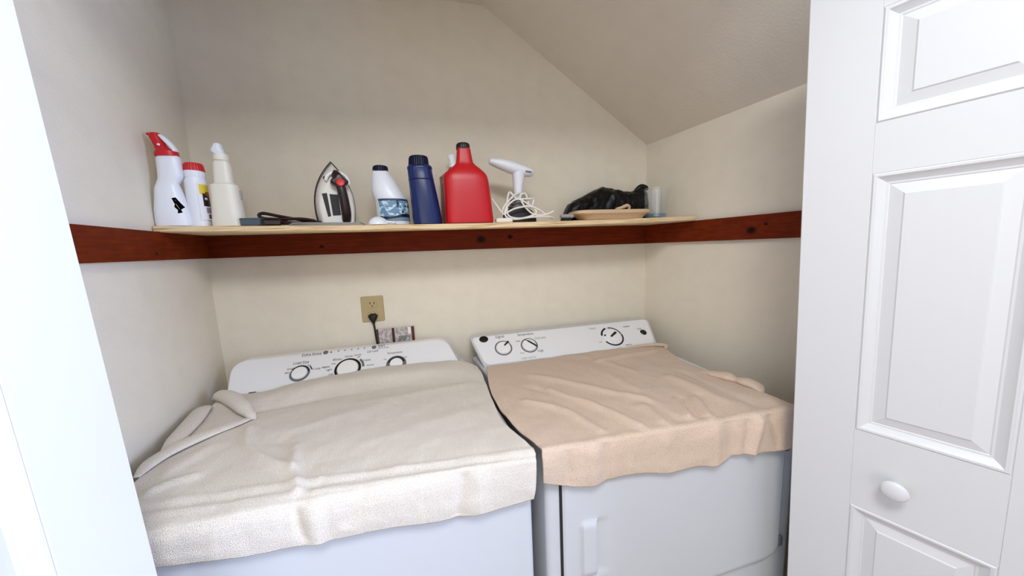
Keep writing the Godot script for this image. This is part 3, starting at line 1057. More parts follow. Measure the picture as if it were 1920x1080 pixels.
func towels() -> void:
	var n := FastNoiseLite.new()
	n.seed = 7
	n.frequency = 0.075
	n.fractal_octaves = 4
	# white towel over the washer
	var y := 0.9605
	var hem := [Vector2(-0.70, 0.918), Vector2(-0.524, 0.897), Vector2(-0.426, 0.881), Vector2(-0.30, 0.871), Vector2(-0.128, 0.865), Vector2(-0.052, 0.858), Vector2(0.029, 0.849), Vector2(0.115, 0.848), Vector2(0.20, 0.855)]
	var edge := []
	var roll := []
	var hang := []
	var low := []
	for i in 9:
		var x := lerpf(-0.668, 0.203, i / 8.0)
		var hy := by_x(hem, x)
		edge.append(Vector3(x, y, -0.712 + (0.006 if i == 8 else 0.0)))
		roll.append(Vector3(x, y - 0.012, -0.674))
		hang.append(Vector3(x - (0.004 if i == 8 else 0.0), lerpf(y - 0.03, hy, 0.5), -0.666))
		low.append(Vector3(x - (0.010 if i == 8 else 0.0), hy, -0.667))
	var rows := [
		[Vector3(-0.712, 0.972, -1.292), Vector3(-0.636, 0.969, -1.285), Vector3(-0.506, 0.982, -1.302), Vector3(-0.365, 0.991, -1.314), Vector3(-0.172, 0.996, -1.321), Vector3(0.014, 0.991, -1.313), Vector3(0.099, 0.984, -1.304), Vector3(0.150, 0.966, -1.275)],
		[Vector3(-0.735, 0.972, -1.235), Vector3(-0.63, 0.975, -1.215), Vector3(-0.50, 0.984, -1.235), Vector3(-0.35, 0.990, -1.255), Vector3(-0.172, 0.991, -1.25), Vector3(-0.02, 0.988, -1.245), Vector3(0.09, 0.978, -1.235), Vector3(0.156, 0.964, -1.21)],
		[Vector3(-0.735, y, -1.195), Vector3(-0.63, y, -1.150), Vector3(-0.53, y, -1.148), Vector3(-0.40, y, -1.178), Vector3(-0.22, y, -1.190), Vector3(-0.05, y + 0.003, -1.178), Vector3(0.08, y + 0.004, -1.155), Vector3(0.158, y, -1.130)],
		[Vector3(-0.718, y - 0.004, -1.05), Vector3(-0.6, y, -1.03), Vector3(-0.42, y, -1.03), Vector3(-0.25, y, -1.03), Vector3(-0.1, y, -1.03), Vector3(0.0, y, -1.03), Vector3(0.09, y, -1.01), Vector3(0.157, y, -0.99)],
		[Vector3(-0.690, y - 0.003, -0.90), Vector3(-0.57, y, -0.89), Vector3(-0.42, y, -0.88), Vector3(-0.25, y, -0.88), Vector3(-0.1, y, -0.87), Vector3(0.0, y, -0.87), Vector3(0.09, y, -0.86), Vector3(0.163, y, -0.84)],
		edge, roll, hang, low]
	var bumps := [
		[Vector3(-0.540, y, -1.03), Vector3(-0.525, y, -0.985), Vector3(-0.497, y, -0.930), Vector3(-0.455, y, -0.878), Vector3(-0.402, y, -0.832), Vector3(-0.345, y, -0.790), 0.011, 0.012], [Vector3(-0.42, y, -0.93), Vector3(-0.375, y, -0.86), 0.020, -0.005],
		[Vector3(-0.373, y, -0.885), Vector3(-0.350, y, -0.82), Vector3(-0.328, y, -0.765), Vector3(-0.305, y, -0.715), 0.012, 0.011], [Vector3(-0.618, y, -0.803), Vector3(-0.590, y, -0.826), Vector3(-0.556, y, -0.834), 0.010, 0.009], [Vector3(-0.625, y, -0.87), Vector3(-0.60, y, -0.92), 0.014, 0.005],
		[Vector3(-0.64, y, -0.90), Vector3(-0.60, y, -0.95), 0.02, 0.006],
		[Vector3(-0.296, 0.95, -0.668), Vector3(-0.288, 0.89, -0.668), 0.008, -0.006], [Vector3(-0.265, 0.95, -0.668), Vector3(-0.262, 0.87, -0.668), 0.016, 0.006],
		[Vector3(0.035, 0.945, -0.668), Vector3(0.016, 0.86, -0.668), 0.011, -0.007], [Vector3(-0.173, 0.95, -0.668), Vector3(-0.208, 0.90, -0.668), 0.01, -0.004], [Vector3(0.07, 0.945, -0.668), Vector3(0.06, 0.86, -0.668), 0.018, 0.005],
		[Vector3(-0.60, y, -1.140), Vector3(-0.40, 0.965, -1.178), 0.007, -0.009], [Vector3(-0.40, 0.965, -1.178), Vector3(-0.12, 0.967, -1.192), 0.008, -0.004],
		[Vector3(-0.45, 0.99, -1.215), Vector3(-0.18, 1.0, -1.235), 0.007, -0.007],
		[Vector3(-0.25, y, -1.10), Vector3(0.10, y, -1.12), 0.022, 0.005], [Vector3(-0.42, y, -0.98), Vector3(-0.15, y, -1.08), 0.02, 0.004], [Vector3(-0.2, y, -0.86), Vector3(0.08, y, -0.93), 0.03, 0.003],
		# woven border near the hem
		[Vector3(-0.70, y, -0.772), Vector3(-0.269, y, -0.736), 0.006, 0.0035], [Vector3(-0.269, y, -0.736), Vector3(0.203, y, -0.697), 0.006, 0.0035],
		[Vector3(-0.70, y, -0.752), Vector3(-0.269, y, -0.716), 0.005, -0.003], [Vector3(-0.269, y, -0.716), Vector3(0.203, y - 0.004, -0.680), 0.005, -0.003],
		[Vector3(-0.70, y, -0.735), Vector3(-0.269, y, -0.700), 0.006, 0.003], [Vector3(-0.269, y, -0.700), Vector3(0.203, y - 0.012, -0.673), 0.006, 0.003]]
	var g := drape(rows, 150, [6, 8, 14, 16, 22, 10, 10, 10], bumps, n, 0.0042)
	for j in g.size():
		g[j][0] -= Vector3(0, 0.003, 0)
	var org := Vector3(-0.25, y, -0.95)
	var b := Mb.new()
	b.cloth(g, 0.0045)
	var t := thing("bath_towel", "white terry towel spread over the washer, hanging over its front", "towel", org)
	part("cloth", b.done(org, 180.0), M.towel_white, t)
	# bunched corner at the back left and the turned hem running from it
	b = Mb.new()
	b.tube(spline([Vector3(-0.752, 0.974, -1.262), Vector3(-0.722, 0.987, -1.252), Vector3(-0.67, 0.988, -1.21), Vector3(-0.61, 0.982, -1.145), Vector3(-0.572, 0.971, -1.105), Vector3(-0.55, 0.963, -1.085)], 6), ramp([0.006, 0.021, 0.024, 0.021, 0.014, 0.005], 6), 16, 0.85)
	part("folded_corner", b.done(org, 180.0), M.towel_white, t)
	b = Mb.new()
	b.tube(spline([Vector3(-0.558, 0.964, -1.095), Vector3(-0.600, 0.968, -1.05), Vector3(-0.655, 0.969, -0.995), Vector3(-0.690, 0.966, -0.93), Vector3(-0.688, 0.961, -0.87)], 7), ramp([0.008, 0.020, 0.026, 0.022, 0.008], 7), 14, 0.32)
	part("turned_hem", b.done(org, 180.0), M.towel_white, t)
	b = Mb.new()
	b.tube(spline([Vector3(-0.757, 0.955, -1.245), Vector3(-0.748, 0.967, -1.20), Vector3(-0.728, 0.966, -1.12), Vector3(-0.712, 0.964, -1.04), Vector3(-0.703, 0.958, -0.97)], 7), ramp([0.010, 0.024, 0.026, 0.024, 0.010], 7), 14, 0.42)
	part("side_fold", b.done(org, 180.0), M.towel_white, t)

	# tan towel over the dryer
	n.seed = 19
	y = 0.9635
	hem = [Vector2(0.20, 0.890), Vector2(0.225, 0.886), Vector2(0.275, 0.868), Vector2(0.362, 0.853), Vector2(0.404, 0.867), Vector2(0.480, 0.861), Vector2(0.544, 0.851), Vector2(0.644, 0.850), Vector2(0.723, 0.843), Vector2(0.767, 0.860), Vector2(0.842, 0.854), Vector2(0.892, 0.846), Vector2(0.99, 0.850)]
	edge = []
	roll = []
	hang = []
	low = []
	for i in 15:
		var f := i / 14.0
		var x := lerpf(0.219, 0.972, f)
		var hy := by_x(hem, x)
		var z := lerpf(-0.673, -0.643, f)
		edge.append(Vector3(x, y - 0.001, z - 0.028))
		roll.append(Vector3(x, y - 0.012, z - 0.003))
		hang.append(Vector3(x, lerpf(y - 0.03, hy, 0.5), z + 0.002))
		low.append(Vector3(x - 0.006 * f, hy, z + 0.002))
	rows = [
		[Vector3(0.186, 0.962, -1.272), Vector3(0.385, 0.962, -1.274), Vector3(0.633, 0.964, -1.277), Vector3(0.80, 0.964, -1.277), Vector3(0.900, 0.966, -1.279), Vector3(1.005, 0.956, -1.262)],
		[Vector3(0.180, y, -1.225), Vector3(0.385, y, -1.23), Vector3(0.633, y, -1.23), Vector3(0.80, y + 0.002, -1.23), Vector3(0.90, y + 0.002, -1.23), Vector3(0.985, y, -1.215)],
		[Vector3(0.163, y, -1.065), Vector3(0.34, y, -1.08), Vector3(0.52, y, -1.09), Vector3(0.68, y, -1.09), Vector3(0.83, y, -1.08), Vector3(0.945, y, -1.06)],
		[Vector3(0.166, y, -0.93), Vector3(0.33, y, -0.94), Vector3(0.50, y, -0.94), Vector3(0.66, y, -0.94), Vector3(0.82, y, -0.93), Vector3(0.952, y, -0.91)],
		[Vector3(0.185, y, -0.81), Vector3(0.34, y, -0.81), Vector3(0.50, y, -0.81), Vector3(0.66, y, -0.81), Vector3(0.82, y, -0.80), Vector3(0.968, y, -0.79)],
		edge, roll, hang, low]
	bumps = [
		[Vector3(0.326, y, -1.112), Vector3(0.43, y, -1.02), Vector3(0.517, y, -0.920), Vector3(0.604, y, -0.829), 0.017, 0.009],
		[Vector3(0.349, y, -0.978), Vector3(0.42, y, -0.875), Vector3(0.465, y, -0.790), Vector3(0.499, y, -0.700), 0.013, 0.009],
		[Vector3(0.251, y, -0.925), Vector3(0.32, y, -0.875), Vector3(0.359, y, -0.820), Vector3(0.392, y, -0.715), 0.014, 0.008],
		[Vector3(0.29, y, -1.02), Vector3(0.42, y, -0.90), 0.012, -0.004], [Vector3(0.572, y, -0.785), Vector3(0.566, y, -0.700), 0.015, 0.008], [Vector3(0.603, y, -0.80), Vector3(0.61, y, -0.70), 0.012, -0.005],
		[Vector3(0.715, y, -0.80), Vector3(0.676, y, -0.70), 0.013, -0.007], [Vector3(0.695, y, -0.79), Vector3(0.65, y, -0.70), 0.012, 0.009], [Vector3(0.775, y, -0.79), Vector3(0.733, y, -0.69), 0.011, -0.007], [Vector3(0.745, y, -0.78), Vector3(0.705, y, -0.69), 0.013, 0.010],
		[Vector3(0.79, y, -0.93), Vector3(0.81, y, -0.75), 0.022, 0.009], [Vector3(0.86, y, -0.95), Vector3(0.87, y, -0.70), 0.014, -0.004],
		[Vector3(0.63, y, -1.17), Vector3(0.92, y, -1.19), 0.014, 0.009], [Vector3(0.66, y, -1.14), Vector3(0.70, y, -1.02), 0.015, 0.005], [Vector3(0.60, y, -1.03), Vector3(0.62, y, -0.90), 0.02, 0.005],
		[Vector3(0.285, 0.95, -0.67), Vector3(0.285, 0.87, -0.67), 0.006, -0.003], [Vector3(0.383, 0.95, -0.668), Vector3(0.385, 0.86, -0.668), 0.012, -0.006], [Vector3(0.345, 0.94, -0.668), Vector3(0.345, 0.85, -0.668), 0.018, 0.006],
		[Vector3(0.55, 0.93, -0.664), Vector3(0.56, 0.85, -0.664), 0.02, 0.004], [Vector3(0.745, 0.95, -0.650), Vector3(0.755, 0.85, -0.650), 0.014, -0.006], [Vector3(0.70, 0.94, -0.658), Vector3(0.70, 0.845, -0.658), 0.02, 0.006],
		[Vector3(0.835, 0.945, -0.653), Vector3(0.815, 0.86, -0.653), 0.013, 0.011], [Vector3(0.80, 0.945, -0.654), Vector3(0.79, 0.86, -0.654), 0.009, -0.006], [Vector3(0.875, 0.95, -0.652), Vector3(0.90, 0.87, -0.652), 0.012, -0.008],
		[Vector3(0.22, y - 0.004, -0.688), Vector3(0.97, y - 0.004, -0.661), 0.010, 0.004]]
	g = drape(rows, 150, [5, 14, 14, 14, 14, 8, 10, 10], bumps, n, 0.0055)
	org = Vector3(0.58, y, -0.95)
	b = Mb.new()
	b.cloth(g, 0.0045)
	t = thing("bath_towel", "tan terry towel wrinkled over the dryer top, hanging over its front", "towel", org)
	part("cloth", b.done(org, 180.0), M.towel_tan, t)
	b = Mb.new()
	b.tube(spline([Vector3(0.925, 0.963, -0.945), Vector3(0.943, 0.967, -0.90), Vector3(0.960, 0.969, -0.87), Vector3(0.972, 0.965, -0.845), Vector3(0.980, 0.968, -0.815), Vector3(0.984, 0.966, -0.785), Vector3(0.968, 0.961, -0.755)], 5), ramp([0.008, 0.022, 0.028, 0.018, 0.027, 0.024, 0.008], 5), 14, 0.5)
	part("bunched_edge", b.done(org, 180.0), M.towel_tan, t)
	b = Mb.new()
	b.tube(spline([Vector3(0.80, 0.964, -1.262), Vector3(0.88, 0.968, -1.262), Vector3(0.96, 0.970, -1.25), Vector3(1.004, 0.966, -1.232), Vector3(0.985, 0.962, -1.205)], 6), ramp([0.004, 0.008, 0.010, 0.011, 0.005], 6), 12, 0.8)
	part("folded_corner", b.done(org, 180.0), M.towel_tan, t)


func ramp(vals: Array, per: int) -> Array:
	var out := []
	for i in vals.size() - 1:
		for k in per:
			out.append(lerpf(vals[i], vals[i + 1], smoothstep(0.0, 1.0, float(k) / per)))
	out.append(vals[-1])
	return out


# ------------------------------------------------------------------ folding door leaves
func leaf(called: String, label: String, f: Transform3D, w: float, mirror: bool, knob_s: float) -> void:
	var t := thing(called, label, "door", f.origin)
	t.transform = f
	var ms := func(s: float) -> float: return w - s if mirror else s
	var s0 := 0.111
	var s1 := w - 0.111
	var b := Mb.new()
	for q in [[0.0, s0], [s1, w]]:
		var a: float = minf(ms.call(q[0]), ms.call(q[1]))
		var c: float = maxf(ms.call(q[0]), ms.call(q[1]))
		b = Mb.new()
		b.box(Vector3(a, 0.012, -0.035), Vector3(c, 2.03, 0.0), 0.0015)
		part("stile", b.done(), M.door, t)
	var x0 := minf(ms.call(s0), ms.call(s1))
	var x1 := maxf(ms.call(s0), ms.call(s1))
	for q in [[0.012, 0.22], [0.804, 0.996], [1.563, 1.662], [1.873, 2.03]]:
		b = Mb.new()
		b.box(Vector3(x0 - 0.0005, q[0], -0.0345), Vector3(x1 + 0.0005, q[1], -0.0001), 0.0004)
		part("rail", b.done(), M.door, t)
	for q in [[0.22, 0.804], [0.996, 1.563], [1.662, 1.873]]:
		b = Mb.new()
		var rs := []
		for k in [[0.0, -0.030], [0.0, -0.001], [0.003, 0.0016], [0.007, 0.0008], [0.012, -0.004], [0.0195, -0.0085], [0.0225, -0.0088], [0.0245, -0.0100], [0.043, -0.0050], [0.0455, -0.0028], [0.050, -0.0028]]:
			rs.append(PackedVector3Array([Vector3(x0 + k[0], q[0] + k[0], k[1]), Vector3(x1 - k[0], q[0] + k[0], k[1]), Vector3(x1 - k[0], q[1] - k[0], k[1]), Vector3(x0 + k[0], q[1] - k[0], k[1])]))
		b.rings(rs)
		part("panel", b.done(Vector3.ZERO, 20.0), M.door, t)
	if knob_s > 0.0:
		b = Mb.new()
		b.lathe([Vector2(0.010, -0.002), Vector2(0.0085, 0.003), Vector2(0.0085, 0.010), Vector2(0.014, 0.015), Vector2(0.0205, 0.021), Vector2(0.0215, 0.026), Vector2(0.018, 0.031), Vector2(0.010, 0.0335), Vector2(0.003, 0.034)], Transform3D(Basis(Vector3.RIGHT, PI / 2), Vector3(ms.call(knob_s), 0.893, 0.0)), 36)
		part("knob", b.done(), M.door, t)


func doors() -> void:
	var y := Vector3(-0.045, 0.999, 0.0).normalized()
	var x := Vector3(0.340, 0.0153, 0.940)
	x = (x - y * x.dot(y)).normalized()
	leaf("door_leaf", "white six-panel folding door leaf at the right with a round knob", Transform3D(Basis(x, y, x.cross(y)), Vector3(0.926, 0.0, -0.60)), 0.42, false, 0.179)
	y = Vector3(-0.027, 1.0, 0.0).normalized()
	x = Vector3(0.064, 0.002, -0.998)
	x = (x - y * x.dot(y)).normalized()
	leaf("door_leaf", "white folding door leaf at the left edge, seen nearly edge-on", Transform3D(Basis(x, y, x.cross(y)), Vector3(-0.448, 0.0, -0.60) - x * 0.42), 0.42, true, -1.0)


# ------------------------------------------------------------------ things on the shelf
# secs: [height, offset x, half width]; lift: what the first section lies above the shelf by
func bottle(secs: Array, rz: float, lift: float, n := 2.0, zk := [], seg := 40) -> ArrayMesh:
	var b := Mb.new()
	var out := []
	var big := 0.0
	for s in secs:
		big = maxf(big, s[2])
	for i in secs.size():
		var s = secs[i]
		var k: float = zk[i] if zk.size() else minf(1.0, s[2] / big * 1.1)
		out.append([0.0 if s[0] < 0.001 else s[0] + lift, s[1], s[2], 0.0, rz * k])
	b.loft(out, n, seg)
	return b.done(Vector3.ZERO, 42.0)


func seat(x: float, z: float) -> Vector3:
	return Vector3(x, shelf_top(x, z) + 0.0012, z)


func shelf_left() -> void:
	# spray bottle with the red head
	var at := seat(-0.748, -1.222)
	var d := 1.553 - at.y
	var t := thing("spray_bottle", "white spray bottle with a red trigger head beside the left wall", "bottle", at)
	part("bottle_body", bottle([[0.0, 0.0, 0.0430], [0.0097, 0.0, 0.0437], [0.0449, -0.0012, 0.0400], [0.0797, -0.0011, 0.0350], [0.1080, -0.0022, 0.0300], [0.1189, -0.0010, 0.0265], [0.1329, 0.0066, 0.0275], [0.1423, 0.0100, 0.0291], [0.1640, 0.0112, 0.0290], [0.1856, 0.0115, 0.0287], [0.1948, 0.0115, 0.0273], [0.2020, 0.0120, 0.0226]], 0.026, d, 2.6), M.white, t)
	var h := part("trigger_head", bottle([[0.198, 0.009, 0.0262], [0.2045, 0.0091, 0.0271], [0.2122, 0.0101, 0.0257], [0.2157, 0.006, 0.019], [0.226, -0.0015, 0.0150], [0.2397, -0.0065, 0.0135], [0.2486, -0.0103, 0.0134], [0.2575, -0.0118, 0.0131], [0.2641, -0.0108, 0.0106]], 0.021, d, 2.4, [1.0, 1.0, 0.95, 0.75, 0.6, 0.6, 0.6, 0.6, 0.45]), M.capred, t)
	part("shroud", bottle([[0.2120, 0.0335, 0.0050], [0.2276, 0.0255, 0.0075], [0.2425, 0.0150, 0.0085], [0.2558, 0.0045, 0.0070], [0.2602, 0.0015, 0.0040]], 0.010, d, 2.4, [1.0, 1.0, 1.0, 0.9, 0.6]), M.white, h)
	var b := Mb.new()
	b.box(Vector3(-0.030, 0.257 + d, -0.006), Vector3(-0.022, 0.265 + d, 0.006), 0.002)
	part("nozzle", b.done(), M.capred, h)
	b = Mb.new()
	for q in [[Vector2(0.006, 0.236), Vector2(0.012, 0.235), Vector2(0.011, 0.229), Vector2(0.005, 0.231)]]:
		b.slab(q, 0.002, 0.0004, Transform3D(Basis.IDENTITY, Vector3(-0.006, d - 0.004, 0.0165)))
	part("emblem", b.done(), M.white, h)
	# dark printed label on the right of the body
	b = Mb.new()
	b.slab([Vector2(0.0155, 0.076), Vector2(0.024, 0.078), Vector2(0.031, 0.064), Vector2(0.0375, 0.050), Vector2(0.032, 0.042), Vector2(0.0345, 0.034), Vector2(0.0255, 0.031), Vector2(0.0265, 0.041), Vector2(0.020, 0.050), Vector2(0.0215, 0.058)], 0.003, 0.0004, Transform3D(Basis.IDENTITY, Vector3(0, d, 0)))
	for i in b.t.size():
		var p := b.t[i]
		var half := by_x([Vector2(0.0, 0.0435), Vector2(0.045, 0.040), Vector2(0.08, 0.035), Vector2(0.11, 0.030)], p.y)
		b.t[i] = Vector3(p.x, p.y, p.z + 0.026 * minf(1.0, half / 0.0437 * 1.1) * pow(maxf(0.02, 1.0 - pow(absf(p.x) / half, 2.6)), 1.0 / 2.6) + 0.0012)
	part("print", b.done(), M.print, t)

	# round white bottle with the red cap
	at = seat(-0.695, -1.245)
	d = 1.554 - at.y
	t = thing("detergent_bottle", "slim white bottle with a red screw cap between two spray bottles", "bottle", at)
	part("bottle_body", bottle([[0.0, 0.0, 0.0244], [0.0083, 0.0006, 0.0255], [0.0614, 0.0022, 0.0268], [0.1105, 0.0030, 0.0266], [0.1316, 0.0030, 0.0258], [0.1397, 0.0042, 0.0226], [0.1426, 0.0043, 0.0240], [0.1526, 0.0045, 0.0247], [0.1600, 0.0047, 0.0246]], 0.0262, d), M.white, t)
	var cb := Mb.new()
	ribbed(cb, [[0.158, 0.0043, 0.0251], [0.1628, 0.0046, 0.0256], [0.1804, 0.0046, 0.0228], [0.1837, 0.0052, 0.0202]], d, 26)
	part("cap", cb.done(), M.capred, t)
	var im := Image.create(64, 128, false, Image.FORMAT_RGB8)
	im.fill(Color(0.90, 0.90, 0.90))
	im.fill_rect(Rect2i(6, 6, 58, 34), Color(0.88, 0.78, 0.20))
	im.fill_rect(Rect2i(14, 36, 50, 44), Color(0.10, 0.07, 0.07))
	im.fill_rect(Rect2i(24, 30, 26, 14), Color(0.55, 0.30, 0.12))
	im.fill_rect(Rect2i(20, 84, 44, 20), Color(0.62, 0.52, 0.60))
	im.fill_rect(Rect2i(26, 108, 38, 14), Color(0.36, 0.24, 0.32))
	im.fill_rect(Rect2i(20, 50, 10, 8), Color(0.85, 0.82, 0.80))
	var m := plain(Color.WHITE, 0.4)
	m.albedo_texture = ImageTexture.create_from_image(im)
	var dd := d
	part("label", patch(14, 4, func(u, v):
		var a: float = lerpf(-0.9, 1.05, 1.0 - u)
		return Vector3(0.0022 + 0.0275 * cos(a) , lerpf(0.012, 0.125, v) + dd, 0.0270 * sin(a))), m, t)

	# cream spray bottle with a stepped neck
	at = seat(-0.616, -1.245)
	d = 1.551 - at.y
	t = thing("spray_bottle", "cream spray bottle with a white nozzle, to the right of the red-capped bottle", "bottle", at)
	part("bottle_body", bottle([[0.0, 0.0, 0.0442], [0.0137, -0.0012, 0.0420], [0.0642, -0.0005, 0.0380], [0.1043, -0.0006, 0.0360], [0.1158, -0.0006, 0.0361], [0.1225, -0.0009, 0.0343], [0.1268, -0.0002, 0.0255], [0.1307, -0.0008, 0.0239], [0.1635, 0.0003, 0.0233], [0.1864, 0.0008, 0.0219], [0.1928, 0.0, 0.0190], [0.1990, 0.0, 0.0172]], 0.030, d, 2.7), M.cream, t)
	h = part("collar", bottle([[0.1965, 0.0, 0.0187], [0.2051, 0.0010, 0.0197], [0.2142, 0.0018, 0.0192]], 0.019, d, 2.0, [1, 1, 1]), M.cream, t)
	part("nozzle", bottle([[0.2140, 0.0030, 0.0136], [0.2203, -0.0048, 0.0164], [0.2283, -0.0061, 0.0163], [0.2347, -0.0050, 0.0128], [0.2428, -0.0028, 0.0103], [0.2476, -0.0033, 0.0071]], 0.013, d, 2.6, [1, 1, 1, 1, 0.9, 0.7]), M.white, h)
	b = Mb.new()
	b.box(Vector3(0.028, 0.078 + d, -0.012), Vector3(0.0395, 0.108 + d, -0.002), 0.003)
	part("bottle_tab", b.done(), M.grey, t)

	# grey box at the front edge
	var bx := thing("small_box", "small dark grey-teal box lying beside the iron cord loop", "box", seat(-0.545, -1.232))
	b = Mb.new()
	b.box(Vector3(-0.030, 0, -0.020), Vector3(0.026, 0.0225, 0.020), 0.003)
	part("box_body", b.done(), M.teal, bx)
	b = Mb.new()
	b.box(Vector3(-0.031, 0.0180, -0.021), Vector3(0.027, 0.0245, 0.021), 0.002)
	part("lid", b.done(), M.teal, bx)


# a cap with fine upright ribs
func ribbed(b: Mb, secs: Array, lift: float, ribs: int, dx := 0.0) -> void:
	var rs := []
	var seg := ribs * 4
	for i in secs.size():
		var s = secs[i]
		var r := PackedVector3Array()
		for k in seg:
			var a := TAU * k / seg
			var q: float = s[2] * (1.0 - (0.035 if k % 4 < 2 and i < secs.size() - 1 else 0.0))
			r.append(Vector3(s[1] + dx + q * cos(a), s[0] + lift, q * sin(a)))
		rs.append(r)
	b.rings(rs)


func shelf_middle() -> void:
	# the iron stands on its heel, soleplate turned to the wall
	var at := seat(-0.313, -1.285)
	var t := thing("steam_iron", "white steam iron with a dark brown handle standing upright on its heel", "iron", at)
	t.rotation.y = 0.30
	var arch := func(w0: float, w1: float, h: float, cx: float, y0: float) -> Array:
		var a := [Vector2(cx - w0, y0)]
		for i in 13:
			var q := i / 12.0
			a.append(Vector2(cx - w1 * pow(1.0 - q, 0.0) * (1.0 - pow(q, 2.7)) - (w0 - w1) * pow(1.0 - q, 3.0), y0 + 0.012 + (h - 0.012) * q))
		for i in 12:
			var q := (11 - i) / 12.0
			a.append(Vector2(cx + w1 * (1.0 - pow(q, 2.7)) + (w0 - w1) * pow(1.0 - q, 3.0), y0 + 0.012 + (h - 0.012) * q))
		a.append(Vector2(cx + w0, y0))
		return a
	var b := Mb.new()
	b.slab(arch.call(0.060, 0.072, 0.226, 0.0, 0.0), 0.016, 0.003, Transform3D(Basis.IDENTITY, Vector3(0, 0, -0.022)))
	part("soleplate", b.done(), M.brown, t)
	# body: shrinking arches towards the handle side
	b = Mb.new()
	var rs := []
	for q in [[-0.023, 0.965, 0.0], [-0.002, 0.955, 0.0], [0.018, 0.915, 0.0], [0.032, 0.85, 0.0], [0.040, 0.75, 0.0]]:
		var r := PackedVector3Array()
		for p in arch.call(0.058 * q[1], 0.070 * q[1], 0.220 * q[1], 0.004 * (1.0 - q[1]) * 4.0, 0.0015):
			r.append(Vector3(p.x, p.y, q[0]))
		rs.append(r)
	b.rings(rs)
	var body := part("body", b.done(Vector3.ZERO, 50.0), M.offwhite, t)
	# handle bar, dial and button
	b = Mb.new()
	b.tube(spline([Vector3(0.026, 0.010, 0.030), Vector3(0.026, 0.040, 0.058), Vector3(0.022, 0.090, 0.066), Vector3(0.016, 0.130, 0.064), Vector3(0.010, 0.160, 0.050), Vector3(0.006, 0.175, 0.036)], 7), ramp([0.014, 0.0150, 0.0145, 0.0145, 0.016, 0.012], 7), 18, 0.9)
	var hd := part("handle", b.done(Vector3.ZERO, 180.0), M.brown, t)
	b = Mb.new()
	var star := []
	for i in 40:
		var a := TAU * i / 40
		star.append(Vector2(0.014 + cos(a) * (0.0225 + 0.0045 * cos(4 * a)), 0.140 + sin(a) * (0.0215 + 0.0045 * cos(4 * a))))
	b.slab(star, 0.030, 0.004, Transform3D(Basis.IDENTITY, Vector3(0, 0, 0.078)))
	part("dial", b.done(Vector3.ZERO, 50.0), M.brown, hd)
	b = Mb.new()
	b.lathe([Vector2(0.0125, 0.0), Vector2(0.0125, 0.004), Vector2(0.010, 0.0065), Vector2(0.004, 0.006)], Transform3D(Basis(Vector3.RIGHT, PI / 2), Vector3(0.016, 0.136, 0.0775)), 24)
	part("steam_button", b.done(), M.button, hd, "red round button")
	# pale rim arching round the dial
	b = Mb.new()
	var arc := []
	for i in 15:
		var a := lerpf(-0.25, PI * 0.97, i / 14.0)
		arc.append(Vector3(0.010 + cos(a) * 0.034, 0.143 + sin(a) * 0.032, 0.044))
	b.tube(arc, 0.0055, 10)
	part("rim", b.done(Vector3.ZERO, 180.0), M.cap, body)
	# dark windows of the water tank
	b = Mb.new()
	b.slab([Vector2(-0.040, 0.104), Vector2(-0.025, 0.106), Vector2(-0.020, 0.030), Vector2(-0.029, 0.028)], 0.010, 0.001, Transform3D(Basis.IDENTITY, Vector3(0, 0, 0.0425)))
	b.slab([Vector2(-0.018, 0.103), Vector2(0.008, 0.102), Vector2(0.010, 0.034), Vector2(-0.014, 0.032)], 0.010, 0.001, Transform3D(Basis.IDENTITY, Vector3(0, 0, 0.0425)))
	part("tank_window", b.done(), M.dark, body)
	b = Mb.new()
	b.lathe([Vector2(0.005, -0.006), Vector2(0.005, 0.001), Vector2(0.003, 0.002)], Transform3D(Basis(Vector3.RIGHT, PI / 2), Vector3(-0.026, 0.158, 0.0285)), 14)
	part("spray_nozzle", b.done(), M.brown, body)
	# cord folded beside the iron
	b = Mb.new()
	var inv := t.transform.affine_inverse()
	var world := []
	for p in [Vector3(-0.30, 0.010, -1.255), Vector3(-0.35, 0.012, -1.25), Vector3(-0.42, 0.022, -1.248), Vector3(-0.48, 0.034, -1.248), Vector3(-0.522, 0.043, -1.248), Vector3(-0.534, 0.036, -1.245), Vector3(-0.52, 0.026, -1.242), Vector3(-0.47, 0.023, -1.240), Vector3(-0.41, 0.024, -1.238), Vector3(-0.37, 0.016, -1.238), Vector3(-0.40, 0.010, -1.236), Vector3(-0.46, 0.013, -1.234), Vector3(-0.518, 0.018, -1.234), Vector3(-0.50, 0.010, -1.232), Vector3(-0.44, 0.009, -1.228), Vector3(-0.38, 0.009, -1.228), Vector3(-0.352, 0.008, -1.236)]:
		world.append(inv * Vector3(p.x, p.y + shelf_top(p.x, p.z), p.z))
	b.tube(spline(world, 5), 0.0052, 8)
	part("power_cord", b.done(), M.brown, t, "dark brown folded cord")
	b = Mb.new()
	var pl := inv * seat(-0.483, -1.215)
	b.box(pl + Vector3(-0.026, 0.0005, -0.010), pl + Vector3(0.022, 0.019, 0.012), 0.004)
	part("cord_plug", b.done(), M.brown, t)

	# grey paper lying flat
	var sheet := thing("paper_stack", "thin stack of grey papers lying flat in front of the iron", "papers", seat(-0.31, -1.228))
	for k in 3:
		b = Mb.new()
		var f := Transform3D(Basis(Vector3.UP, 0.04 * k - 0.03), Vector3(0.006 * k - 0.004, 0.0, 0))
		b.box(Vector3(-0.125, 0.0032 * k, -0.028), Vector3(0.10 - 0.012 * k, 0.0032 * k + 0.003, 0.026), 0.0006)
		for i in b.t.size():
			var p := f * b.t[i]
			b.t[i] = Vector3(p.x, p.y + shelf_top(-0.31 + p.x, -1.228 + p.z) - shelf_top(-0.31, -1.228), p.z)
		part("sheet", b.done(), M.grey, sheet)

	# bottle with the dark blue cap and the sea-blue label
	at = seat(-0.126, -1.30)
